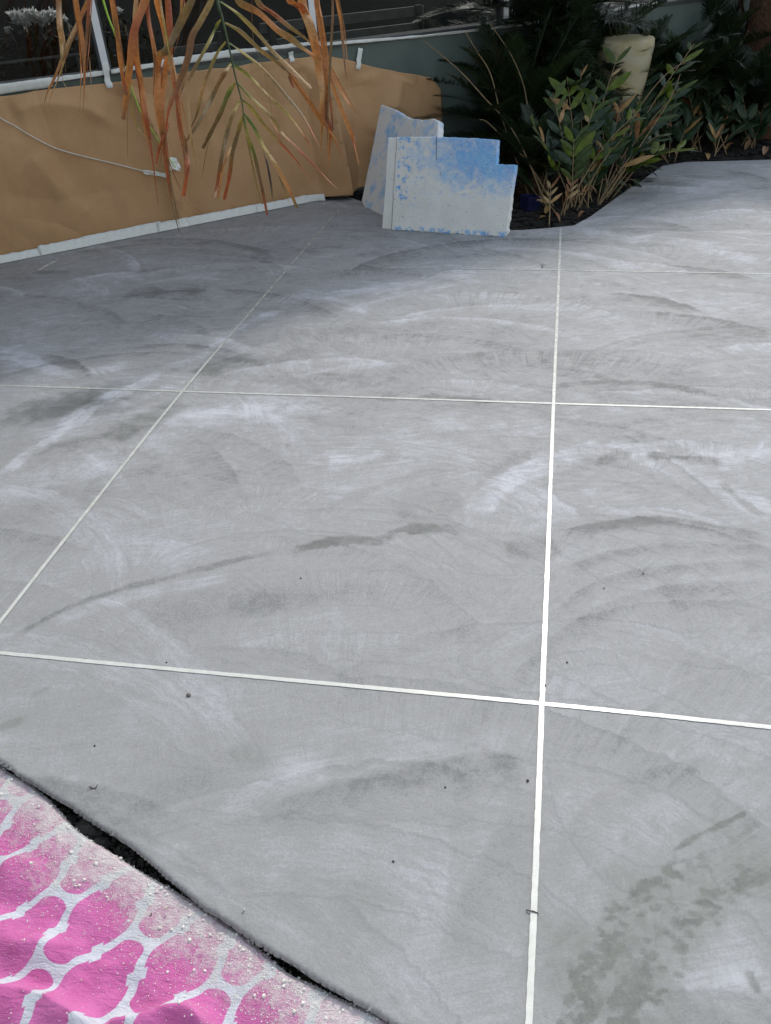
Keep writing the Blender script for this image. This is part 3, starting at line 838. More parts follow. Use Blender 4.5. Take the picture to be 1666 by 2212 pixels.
def tape_strip(pts, wid, name_label, off=0.004, mat=None, seed=0, group=None, surf='paper', jag=0.003):
    """strip stuck to the wall side; pts = list of survey points along its middle"""
    rg = np.random.default_rng(seed)
    C = np.array([wl(u, v, 0.02) for u, v in pts])
    n = max(8, int(np.linalg.norm(C[-1] - C[0]) / 0.02))
    tq = np.linspace(0, 1, n)
    L = np.r_[0, np.cumsum(np.linalg.norm(np.diff(C, axis=0), axis=1))]; L /= L[-1]
    cs = np.interp(tq, L, C[:, 0]); cz = np.interp(tq, L, C[:, 1])
    dx = np.gradient(cs); dz = np.gradient(cz); l = np.hypot(dx, dz)
    nx, nz_ = -dz / l, dx / l
    rows = []
    m = 5
    for j in range(m):
        f = j / (m - 1) - 0.5
        e = jag * fbm(tq * 25 + seed, np.full(n, f * 2.0), 3) if j in (0, m - 1) else 0
        s_ = cs + nx * (wid * f + e); z_ = cz + nz_ * (wid * f + e)
        o_ = np.array([paper_off(a, b) if (surf == 'paper' and b < np.interp(a, sv, ztop) and a < s_b) else (0.0135 if b > SILL - 0.012 else 0.004) for a, b in zip(s_, z_)])
        o_ = o_ + off + 0.0025 * (fbm(tq * 18 + seed * 3, np.full(n, f * 3), 3) + 0.5)
        rows.append(np.array([wp(a, b, c) for a, b, c in zip(s_, z_, o_)]))
    Vv = np.stack(rows, 1).reshape(-1, 3)
    o = mk('masking_tape', Vv, grid_faces(n, m), mat or M_WTAPE, label=name_label, cat='tape', group=group)
    md = o.modifiers.new('thickness', 'SOLIDIFY'); md.thickness = 0.0008; md.offset = 0
    return o

tape_strip([(-60, 203), (0, 193), (112, 177)], 0.050, 'wide white tape over the paper top, ending left of the window bar', 0.006, seed=1)
tape_strip([(105, 174), (160, 166), (232, 156)], 0.024, 'narrow white tape along the sill just left of the window bar', 0.004, seed=2)
tape_strip([(225, 133), (230, 160), (236, 190)], 0.036, 'short torn white tape running down from the window bar onto the paper', 0.012, seed=3, jag=0.004)
tape_strip([(240, 155), (290, 147), (332, 141)], 0.022, 'narrow white tape along the sill just right of the window bar', 0.004, seed=4)
tape_strip([(338, 138), (410, 128), (500, 115)], 0.040, 'wide white tape over the paper top behind the hanging fronds', 0.006, seed=5)
tape_strip([(492, 113), (560, 107), (640, 97), (700, 92)], 0.020, 'narrow white tape along the sill beside the second window bar', 0.004, seed=6)
tape_strip([(690, 97), (760, 91), (900, 80), (1060, 62), (1250, 35), (1420, 4)], 0.017, 'long thin white tape line along the sill above the bare green wall', 0.004, seed=7, surf='wall')
tape_strip([(628, 112), (630, 122), (631, 134)], 0.032, 'small square white tape tab holding the paper top', 0.008, seed=8)
tape_strip([(780, 104), (777, 128), (773, 150)], 0.034, 'slanted white tape tab bridging bare green wall and paper edge', 0.008, seed=9)

# hem tape along the foot of the paper: overlapping torn lengths, folded from paper to floor
hsegs = [(-60, 92, 0.030, 'white hem tape length beside the short strip on the floor'), (84, 190, 0.042, 'white hem tape length with a blunt folded end'), (178, 345, 0.046, 'long white hem tape length at the middle of the paper foot'),
         (335, 402, 0.040, 'short wrinkled white hem tape under the dangling brown leaflet tip'), (392, 560, 0.036, 'white hem tape length below the green-ribbed frond'), (548, 690, 0.032, 'white hem tape length ending at the loose paper hem')]
for k, (ua, ub, hgt, lab) in enumerate(hsegs):
    line = lambda u: 565 - 0.2058 * u if u < 400 else 482.7 - (u - 400) * 0.186
    Pa = fl(ua, line(ua)); Pb = fl(ub, line(ub))
    sa_ = (Pa[:2] - W0) @ WD; sb_ = (Pb[:2] - W0) @ WD
    n = max(10, int((sb_ - sa_) / 0.02)); q = np.linspace(0, 1, n)
    rows = []
    prof = [(0.062, 0.0035), (0.056, 0.010), (0.044, 0.016 + hgt * 0.4), (0.036, 0.016 + hgt)]
    for j, (o_, z_) in enumerate(prof):
        ss = sa_ + (sb_ - sa_) * q
        jit_ = 0.004 * fbm(q * 14 + k * 7, np.full(n, j * 1.7), 3)
        oo = np.array([max(o_, paper_off(a, z_) + 0.006) if j > 1 else max(o_, paper_off(a, 0.03) + 0.012) for a in ss]) + 0.003 * (k % 2) + 0.003 * fbm(q * 20 + k, np.full(n, j * 2.0), 2)
        rows.append(np.array([wp(a, z_ + (jit_[i] if j == 3 else 0.15 * abs(jit_[i])), b) for i, (a, b) in enumerate(zip(ss, oo))]))
    o = mk('masking_tape', np.stack(rows, 1).reshape(-1, 3), grid_faces(n, 4), M_WTAPE, label=lab, cat='tape')
    md = o.modifiers.new('thickness', 'SOLIDIFY'); md.thickness = 0.001; md.offset = 0

# cord taped to the paper
def on_paper(u, v, off=0.010):
    s, z = wl(u, v, 0.04)
    return wp(s, z, paper_off(s, z) + off)
cp = [(-80, 190), (0, 254), (30, 271), (75, 298), (120, 320), (170, 335), (215, 346), (245, 353), (280, 362), (310, 369), (340, 374), (365, 372)]
Pc_ = spline(np.array([on_paper(u, v, 0.012) for u, v in cp]), 6)
Vt, Ft = tube(Pc_, 0.0042, 6)
mk('cord', Vt, Ft, M_CORD, label='thin pale cord sagging across the brown paper', cat='cord')
rg = np.random.default_rng(5)
def crumple(cu, cv, wu, hv, lab, seed, off=0.02):
    n, m = 14, 12
    U, Vv = np.meshgrid(np.linspace(-1, 1, n), np.linspace(-1, 1, m), indexing='ij')
    pts = []
    for a, b in zip(U.ravel(), Vv.ravel()):
        ed = 1 + 0.22 * float(fbm(np.array([math.atan2(b, a) * 1.5 + seed]), np.array([0.0]), 3)[0])
        p = on_paper(cu + a * wu * ed + b * 3, cv + b * hv * ed + a * 2, 0)
        p = p + WN3 * (off + 0.018 * float(fbm(np.array([a * 2.2 + seed]), np.array([b * 2.2]), 3)[0]))
        pts.append(p)
    o = mk('masking_tape', pts, grid_faces(n, m), M_WTAPE, label=lab, cat='tape', smooth=False)
    md = o.modifiers.new('thickness', 'SOLIDIFY'); md.thickness = 0.001; md.offset = 0
crumple(372, 354, 17, 15, 'crumpled white tape patch pinning the cord end to the paper', 3, 0.022)
crumple(335, 373, 24, 5, 'narrow crinkled white tape lying over the cord end', 8, 0.018)

# ================================================================== TAPE GRID on the patio
TW = 0.0121
def floor_tape(pts, lab, z0, seed, wid=TW, film=(0.0, 0.0)):
    P = spline(np.array([fl(u, v)[:2] for u, v in pts]), 40)
    n = len(P)
    T = np.gradient(P, axis=0); T /= np.linalg.norm(T, axis=1)[:, None]
    Nn = np.stack([-T[:, 1], T[:, 0]], -1)
    q = np.arange(n)
    rows = []
    for j, f in enumerate((-0.5, -0.42, 0, 0.42, 0.5)):
        e = 0.0012 * fbm(q * 0.6 + seed, np.full(n, f * 5), 4) * (abs(f) > 0.4)
        zz = z0 + (0.00006 * (fbm(q * 0.30 + seed * 2, np.full(n, f), 3) + 0.6) if 0 < j < 4 else 0) 
        rows.append(np.column_stack([P + Nn * (wid * f + e)[:, None], zz * np.ones(n)]))
    V = np.stack(rows, 1).reshape(-1, 3)
    return mk('masking_tape', V, grid_faces(n, 5), M_TAPE, label=lab, cat='tape', group='thin tape lines of the patio grid', attrs={'film': np.repeat(np.linspace(film[0], film[1], n), 5)})

floor_tape([(-420, 1372), (-160, 1396), (0, 1411), (400, 1449), (800, 1486), (1171, 1521), (1420, 1546), (1666, 1572), (2100, 1616)], 'thin cream tape across the patio, crossing nearest the pink towel', 0.0014, 1, film=(0.45, 0.05))
floor_tape([(-420, 819), (0, 833), (395, 846), (800, 859), (1196, 872), (1430, 879), (1666, 886), (2300, 907)], 'thin cream tape across the patio, middle one of the three crossing strips', 0.0014, 2, film=(0.75, 0.0))
floor_tape([(835, 578.5), (1000, 581), (1208, 584), (1440, 588), (1666, 592), (2200, 601)], 'thin cream tape across the patio, crossing closest to the planting bed', 0.0014, 3, film=(0.95, 0.05))
floor_tape([(-240, 1652), (0, 1345), (195, 1097), (395, 846), (565, 647), (735, 450)], 'long cream tape starting at the loose paper hem and slanting over two cross strips', 0.0022, 4, film=(0.15, 0.9))
floor_tape([(1128, 2600), (1143, 2212), (1158, 1860), (1171, 1521), (1184, 1190), (1196, 872), (1208, 584), (1211.5, 494)], 'long cream tape running straight from the planting bed beside the twig', 0.0022, 5, film=(0.0, 0.45))
floor_tape([(84, 584), (104, 572), (124, 563)], 'short stub of cream tape on the floor by the papered wall', 0.0012, 6, 0.016)

# ================================================================== FOAM BOARDS
def board_frame(A, B, lean, yaw_extra=0.0):
    """A,B floor points of the bottom front edge (left,right); returns origin, x axis, up axis, back axis"""
    A = np.array([*A[:2], 0.0]); B = np.array([*B[:2], 0.0])
    ex = (B - A) / np.linalg.norm(B - A)
    back = np.array([-ex[1], ex[0], 0.0])
    up = np.array([0, 0, 1.0]) * math.cos(lean) + back * math.sin(lean)
    bk = back * math.cos(lean) - np.array([0, 0, 1.0]) * math.sin(lean)
    return A, ex, up, bk

def on_board(u, v, fr):
    A, ex, up, bk = fr
    d = ray(u, v); k = ((A - CAM) @ bk) / (d @ bk)
    p = CAM + d * k - A
    return np.array([p @ ex, p @ up])

def slab_prism(outline, fr, th, b0=0.0, step=0.012, jag=0.0018, seed=0):
    """thick foam piece from an outline in board coordinates with slightly crumbled edges"""
    A, ex, up, bk = fr
    P = []
    n = len(outline)
    for i in range(n):
        a = np.array(outline[i]); b = np.array(outline[(i + 1) % n])
        m = max(2, int(np.linalg.norm(b - a) / step))
        for j in range(m): P.append(a + (b - a) * j / m)
    P = np.array(P)
    jj = jag * np.stack([fbm(np.arange(len(P)) * 0.6 + seed, P[:, 0] * 0, 3), fbm(np.arange(len(P)) * 0.6 + seed + 50, P[:, 0] * 0, 3)], -1)
    P = P + jj
    c = P.mean(0)
    ins = P + (c - P) / np.linalg.norm(c - P, axis=1)[:, None] * 0.006
    rings = [(ins, b0), (P, b0 + 0.005), (P + jj * 0.6, b0 + th - 0.005), (ins, b0 + th)]
    V = []
    for Q, d in rings: V += [A + ex * q[0] + up * q[1] + bk * d for q in Q]
    m = len(P); F = []
    for r_ in range(3):
        for j in range(m):
            k = (j + 1) % m
            F.append([r_ * m + j, r_ * m + k, (r_ + 1) * m + k, (r_ + 1) * m + j])
    F.append(list(range(m))[::-1]); F.append([3 * m + j for j in range(m)])
    return np.array(V), F

def foam_mat(name, front):
    M = Mat(name, 0.75, 0.3)
    bu, bv = M.attr('bu'), M.attr('bv')
    nA = M.noise(26, 6, 0.7); nB = M.noise(9, 5, 0.6); nC = M.noise(160, 3, 0.6)
    if front:
        fld = bv.ss(0.22, 0.80) * 0.50 + bu.ss(0.05, 0.75) * 0.42 + (nB - 0.5) * 0.8 + (nA - 0.5) * 0.9
        a = fld.ss(0.42, 1.02) * bv.ss(0.20, 0.48)
        pit = nA.ss(0.52, 0.60) * bu.ss(0.45, 0.12) * bv.ss(0.24, 0.34) * bu.ss(0.095, 0.11)
        chips = nA.ss(0.50, 0.56) * bv.ss(0.07, 0.03) * 0.9
        a = a.mx(pit).mx(chips) * bu.ss(0.095, 0.11)
    else:
        a = ((nB - 0.5) * 1.6 + (nA - 0.5) * 0.5 + bu * 0.1 + 0.42).ss(0.35, 0.8)
    speck = nC.ss(0.52, 0.62)
    blue = M.mix(nB.ss(0.3, 0.7), (0.035, 0.33, 0.86), (0.17, 0.50, 0.88))
    white = M.mix(nB.ss(0.3, 0.7), (0.82, 0.805, 0.775), (0.90, 0.885, 0.86))
    c = M.mix(a * 0.9, white, blue)
    c = M.mix(speck * 0.5 * a, c, (0.75, 0.77, 0.8))
    c = M.mix(M.noise(70, 2).ss(0.66, 0.72) * 0.6, c, (0.22, 0.24, 0.27))
    M.base(c)
    M.bump(nC * 0.8 + nA * 0.8, 0.8, 0.006)
    return M.m

def set_board_attrs(o, fr, wd, hg):
    A, ex, up, bk = fr
    me = o.data
    co = np.empty(len(me.vertices) * 3); me.vertices.foreach_get('co', co); co = co.reshape(-1, 3) + np.array(o.location if o.parent is None else wloc(o.parent))
    q = co - A
    for nm, ax, L in (('bu', ex, wd), ('bv', up, hg)):
        at = me.attributes.new(nm, 'FLOAT', 'POINT'); at.data.foreach_set('value', (q @ ax / L).astype(np.float32))

fr1 = board_frame(fl(824, 496), fl(1097, 513), R(17))
ob = lambda u, v: on_board(u, v, fr1)
TL, TC, TR0, TR1, NI, NR, BR = ob(838, 297), ob(944, 295.5), ob(1010, 298), ob(1075.6, 302), ob(1072.7, 354.6), ob(1114, 356), ob(1095, 513)
BW, BH = BR[0], TC[1]
lx0 = ob(857, 297)[0]; lx1 = ob(845, 495)[0]
M_F1 = foam_mat('blue_washed_foam_front', True)
e1 = empty('foam_board', fr1[0], 'thick white foam board washed with blue paint, notched at its upper corner', 'board')
main = [(lx1, 0.002), (BR[0] - 0.015, 0.0), (BR[0], 0.018), (NR[0], NR[1]), (NI[0], NI[1]), (TR1[0], TR1[1]), (TR0[0], TR0[1]), (TC[0], TC[1]), (lx0, TL[1] + 0.004)]
Vb, Fb = slab_prism(main, fr1, 0.055, 0.0, seed=3, jag=0.004)
o = mk('panel', Vb, Fb, M_F1, e1, smooth=False); set_board_attrs(o, fr1, BW, BH)
lip = [(0.0, 0.004), (lx1 - 0.004, 0.002), (lx0 - 0.004, TL[1] + 0.002), (TL[0], TL[1])]
Vb, Fb = slab_prism(lip, fr1, 0.040, 0.010, seed=9)
o = mk('shiplap_edge', Vb, Fb, M_F1, e1, smooth=False); set_board_attrs(o, fr1, BW, BH)
# saw cut
c0, c1 = ob(943.5, 296), ob(943, 346)
Pq = [fr1[0] + fr1[1] * (c0[0] + (c1[0] - c0[0]) * t + 0.0010 * math.sin(t * 17)) + fr1[2] * (c0[1] + (c1[1] - c0[1]) * t) - fr1[3] * 0.0005 for t in np.linspace(0, 1, 12)]
Vt, Ft = tube(Pq, np.linspace(0.0022, 0.0012, 12), 5); mk('saw_cut', Vt, Ft, M_CHAR, e1)
# glue smear
gp = spline(np.array([[*ob(972, 437)], [*ob(976, 426)], [*ob(990, 418)], [*ob(1006, 414)], [*ob(1020, 415)]]), 5)
Pq = [fr1[0] + fr1[1] * q[0] + fr1[2] * q[1] - fr1[3] * 0.0015 for q in gp]
Vr, Fr_ = ribbon(Pq, np.linspace(0.010, 0.022, len(Pq)), fr1[2] * 0.9 + fr1[1] * -0.4, 0.05)
mk('glue_smear', Vr, Fr_, M_WTAPE, e1)

fr2 = board_frame(fl(786, 447), fl(846, 477), R(24))
ob2 = lambda u, v: on_board(u, v, fr2)
pts2 = [ob2(786, 447), ob2(846, 477), ob2(900, 440), ob2(945, 300), ob2(947, 262), ob2(936, 256), ob2(915, 259), ob2(886, 256), ob2(868, 247), ob2(852, 236), ob2(834, 229), ob2(823, 226), ob2(781, 434)]
M_F2 = foam_mat('blue_washed_foam_back', False)
Vb, Fb = slab_prism([tuple(p) for p in pts2], fr2, 0.045, 0.0, seed=21, jag=0.003)
o = mk('foam_board', Vb, Fb, M_F2, smooth=False, label='broken-topped pale blue foam board leaning behind the notched one', cat='board')
set_board_attrs(o, fr2, 0.7, 0.7)

# ================================================================== PLANTING BED
bedP = np.vstack([BEDE, [[4.8, 8.5]], [wp(8, 0, 0.0)[:2]], [wp(2.36, 0, 0.0)[:2]]])
bx_ = np.arange(-0.6, 4.85, 0.03); by_ = np.arange(3.4, 8.6, 0.03)
BX, BY = np.meshgrid(bx_, by_, indexing='ij')
dbed, _, _ = pdist(BX, BY, BEDE)
BZ = -0.035 + 0.03 * fbm(BX * 7, BY * 7, 4) + np.clip(dbed, 0, 0.5) * 0.10
BZ = np.where(dbed < 0.05, np.minimum(BZ, -0.012), BZ)
okb = inside(BX, BY, bedP) | (dbed < 0.05)
wdist = (BX - W0[0]) * WN[0] + (BY - W0[1]) * WN[1]
okb &= wdist > -0.05
bi = np.arange(BX.size).reshape(BX.shape)
Fb_ = np.stack([bi[:-1, :-1], bi[1:, :-1], bi[1:, 1:], bi[:-1, 1:]], -1)[okb[:-1, :-1]]
mk('planting_bed', np.stack([BX, BY, BZ], -1).reshape(-1, 3), Fb_, M_SOIL, kind='structure')

def bed_z(x, y):
    i = int(np.clip(round((x + 0.6) / 0.03), 0, len(bx_) - 1)); j = int(np.clip(round((y - 3.4) / 0.03), 0, len(by_) - 1))
    return BZ[i, j]

# mulch chips
rg = np.random.default_rng(77)
Vm = []; Fm = []; nn = 0
cnt = 0
while cnt < 3200:
    x, y = rg.uniform(0.0, 4.2), rg.uniform(3.5, 6.0)
    if not inside(np.array([x]), np.array([y]), bedP)[0]: continue
    dd = pdist(np.array([x]), np.array([y]), BEDE)[0][0]
    if dd < 0.03: continue
    if dd > 0.5 and rg.random() < 0.6: continue
    v, f = lump(rg.uniform(0.008, 0.026), cnt, flat=0.4)
    v = v * np.array([1.6, 0.8, 1]) + np.array([x, y, bed_z(x, y) + 0.006])
    Vm.append(v); Fm += [[i + nn for i in q] for q in f]; nn += len(v); cnt += 1
mk('mulch', np.vstack(Vm), Fm, M_MULCH, smooth=False, label='black bark mulch covering the planting bed', cat='mulch', kind='stuff')
# ================================================================== PALM with old fronds hanging in front of the wall
_d = ray(1625, 200); tb = CAM + _d * ((0.34 - (CAM[:2] - W0) @ WN) / (_d @ WN3)); tb[2] = 0.0
palm = empty('palm_tree', (tb[0], tb[1], -0.05), 'palm with fibrous red-brown trunk whose old orange fronds droop before the papered wall', 'palm tree')
crown = np.array([tb[0] - 0.05, tb[1], 2.25])
Pt = spline(np.array([[tb[0], tb[1], -0.06], [tb[0] + 0.02, tb[1] - 0.02, 0.9], [tb[0] - 0.02, tb[1], 1.6], crown]), 10)
Vt, Ft = tube(Pt, np.linspace(0.17, 0.12, len(Pt)) * (1 + 0.05 * np.sin(np.arange(len(Pt)) * 2.1)), 18)
trunk = mk('trunk', Vt, Ft, M_BARK, palm)
# fibre husk flaps on the trunk
for k in range(26):
    rg = np.random.default_rng(300 + k)
    a = rg.uniform(0, 6.28); z = rg.uniform(0.15, 1.9)
    p = np.array([tb[0], tb[1], z]) + np.array([math.cos(a), math.sin(a), 0]) * 0.165
    d = np.array([math.cos(a) * 0.35, math.sin(a) * 0.35, 1.0]); L = rg.uniform(0.15, 0.32)
    P = np.array([p + d * L * t + np.array([math.cos(a), math.sin(a), 0]) * 0.04 * t * t for t in np.linspace(0, 1, 5)])
    Vr, Fr_ = ribbon(P, 0.07 * np.array([1, .9, .7, .4, .08]), (-math.sin(a), math.cos(a), 0), 0.15)
    mk('husk', Vr, Fr_, M_BARK, trunk)

GREEN = np.array([0.13, 0.20, 0.030]); YEL = np.array([0.46, 0.36, 0.080]); TAN = np.array([0.44, 0.285, 0.095]); OLV = np.array([0.25, 0.16, 0.058])
ORG = np.array([0.68, 0.26, 0.065]); RED = np.array([0.50, 0.125, 0.040]); BRN = np.array([0.28, 0.13, 0.050]); DRK = np.array([0.045, 0.030, 0.022]); PNK = np.array([0.62, 0.36, 0.15])

def z1(x, y): return (x * .293, y * .293)
def z2(x, y): return (379.6 + x * .293, y * .293)
def z5(x, y): return (x * .293, 271.1 + y * .293)
def z6(x, y): return (379.6 + x * .293, 216.9 + y * .293)

def leaflet(parent, pts, wpx, cols, k0, k1=None, tip='point', seed=0, base=True, fat=0.68):
    """hanging leaflet: pts in survey units, k0..k1 distance from the survey station along it"""
    rg = np.random.default_rng(seed + 900)
    k1 = k0 if k1 is None else k1
    n = len(pts)
    K = np.linspace(k0, k1, n) + 0.03 * rg.normal(size=n) * (np.arange(n) > 0)
    P3 = np.array([dp(u, v, k) for (u, v), k in zip(pts, K)])
    P = spline(P3, 6)
    m = len(P); q = np.linspace(0, 1, m)
    W = fat * wpx * .293 * (k0 + k1) / 2 / PF
    prof = (0.55 + 0.45 * sstep(0, 0.18, q)) if base else np.ones(m)
    if tip == 'point': prof = prof * (1 - sstep(0.5, 1.02, q) * 0.93)
    elif tip == 'blunt': prof = prof * (1 - 0.25 * sstep(0.6, 1.0, q)) * (1 + 0.10 * np.sin(q * 23 + seed))
    else: prof = prof * (1 - 0.6 * sstep(0.5, 1, q))
    tw = rg.uniform(-0.4, 0.4) + 0.5 * fbm(q * 2 + seed * 3, q * 0, 2)
    S = np.array([RGT * math.cos(a) + (-FWD) * math.sin(a) for a in tw])
    Vr, Fr_ = ribbon(P, np.maximum(W * prof, 0.0008), S, 0.16 + 0.1 * rg.random())
    cols = np.array(cols); ci = np.linspace(0, 1, len(cols))
    qq = np.clip(q + 0.06 * fbm(q * 9 + seed, q * 0, 3), 0, 1)
    C = np.stack([np.interp(qq, ci, cols[:, j]) for j in range(3)], -1)
    C = np.repeat(C[:, None], 3, 1); C[:, 1] *= 0.85; C[:, 0] *= 1.15; C[:, 2] *= 0.72; C *= (0.9 + 0.25 * rg.random())  # fold shading painted in: one half lightened, rib and other half darkened
    return mk('leaflet', Vr, Fr_, M_DRY, parent, cols=C.reshape(-1, 3))

KA, KL, KR = 3.9, 3.6, 4.2
def rachis(pts, k, rad, mat, extra, lab):
    P = np.array([dp(u, v, k) for u, v in pts])
    up0 = np.array([dp(u, v, kk) for u, v, kk in extra])       # continues above, arching over to the crown
    Q = spline(np.vstack([[crown], up0, P]), 8)
    r_ = np.interp(np.linspace(0, 1, len(Q)), [0, .6, 1], [0.016, rad, rad * 0.45])
    Vt, Ft = tube(Q, r_, 6)
    return mk('frond', Vt, Ft, mat, palm, label=lab)
fA = rachis([z2(310, 0), z2(340, 120), z2(385, 310), z2(440, 560), z2(490, 760), z2(500, 870)], KA, 0.0060, M_RACHIS, [(760, -900, 4.6), (500, -560, 4.2), (452, -160, 3.95)], 'frond with slim green rib and tan leaflets')
fL = rachis([(330, -20), (338, -10)], KL, 0.006, M_STEM, [(700, -1000, 4.4), (420, -620, 3.8), (330, -220, 3.6)], 'dried orange-brown frond hanging before the left windows')
fR = rachis([(690, -20), (694, -10)], KR, 0.006, M_STEM, [(900, -900, 4.8), (760, -560, 4.4), (700, -220, 4.2)], 'dried bright orange frond hanging before the paper corner')

LA = [  # frond A, right side
 ([z2(330, 8), z2(450, 90), z2(600, 240), z2(720, 380), z2(830, 480), z2(1000, 650)], 42, [GREEN, YEL, TAN, TAN, PNK, TAN], 'blunt'),
 ([z2(365, 165), z2(480, 230), z2(650, 390), z2(800, 500), z2(1000, 625)], 44, [YEL, TAN, TAN, OLV, RED], 'blunt'),
 ([z2(398, 315), z2(500, 385), z2(640, 500), z2(800, 680), z2(930, 840), z2(1010, 980), z2(1065, 1090)], 42, [GREEN, YEL, TAN, OLV, OLV, RED, RED], 'point'),
 ([z2(430, 480), z2(560, 570), z2(700, 710), z2(850, 860), z2(960, 1020), z6(1015, 395)], 44, [GREEN, YEL, TAN, YEL, RED, ORG], 'point'),
 ([z2(455, 610), z2(560, 720), z2(700, 850), z6(780, 230), z6(900, 350), z6(1100, 560), z6(1190, 650)], 42, [GREEN, YEL, TAN, TAN, RED, RED, ORG], 'point'),
 ([z2(478, 730), z2(560, 800), z2(650, 920), z6(730, 265), z6(800, 340), z6(920, 480), z6(1020, 625)], 38, [GREEN, YEL, TAN, TAN, RED, RED, RED], 'point'),
 ([z2(500, 835), z2(580, 940), z2(640, 1060), z6(720, 440), z6(830, 640), z6(895, 795)], 40, [GREEN, GREEN, YEL, TAN, ORG, OLV], 'blunt'),
 ([z2(500, 870), z2(530, 1000), z2(570, 1110), z6(600, 480), z6(640, 660), z6(675, 845)], 36, [GREEN, YEL, GREEN, OLV, BRN, RED], 'blunt'),
 ([z6(640, 330), z6(672, 450), z6(700, 600), z6(715, 725)], 24, [TAN, DRK, DRK, OLV], 'blunt'),
 ([z6(505, 140), z6(550, 400), z6(600, 640), z6(640, 775)], 24, [GREEN, TAN, TAN, BRN], 'point'),
 ([z6(690, 130), z6(745, 220), z6(780, 340)], 12, [TAN, RED, RED], 'point'),
 ([z6(760, 560), z6(810, 680), z6(845, 780)], 14, [OLV, TAN, TAN], 'point'),
 # left side
 ([z2(335, 145), z2(290, 210), z2(230, 330), z2(150, 480), z2(60, 650), z2(20, 740)], 40, [YEL, GREEN, YEL, OLV, PNK, BRN], 'blunt'),
 ([z2(370, 305), z2(310, 380), z2(260, 490), z2(200, 650), z2(160, 820), z2(110, 940)], 36, [YEL, YEL, TAN, PNK, TAN, BRN], 'blunt'),
 ([z2(410, 465), z2(360, 540), z2(280, 690), z2(180, 880), z6(50, 335)], 46, [YEL, BRN, OLV, OLV, BRN], 'blunt'),
 ([z2(440, 610), z2(390, 690), z2(330, 840), z2(260, 980), z6(200, 355)], 46, [YEL, GREEN, OLV, OLV, OLV], 'blunt'),
 ([z2(470, 740), z2(420, 840), z2(380, 970), z6(340, 400), z6(310, 600), z6(280, 710)], 46, [YEL, TAN, OLV, OLV, RED, BRN], 'blunt'),
 ([z2(495, 860), z2(460, 970), z2(420, 1110), z6(390, 580), z6(355, 730)], 46, [YEL, OLV, OLV, RED, RED], 'blunt'),
 ([z6(410, 340), z6(350, 490), z6(310, 715)], 24, [TAN, ORG, ORG], 'blunt'),
 ([z6(245, 290), z6(215, 440), z6(192, 590)], 8, [TAN, OLV, OLV], 'point'),
 ([z2(260, 0), z2(210, 90), z2(140, 210), z2(110, 370), z2(70, 560), z2(30, 720)], 30, [TAN, TAN, TAN, BRN, PNK, BRN], 'blunt'),
]
for k, (pts, wpx, cols, tip) in enumerate(LA):
    leaflet(fA, pts, wpx, cols, KA, KA + (0.10 if k % 2 else -0.15), tip, k)
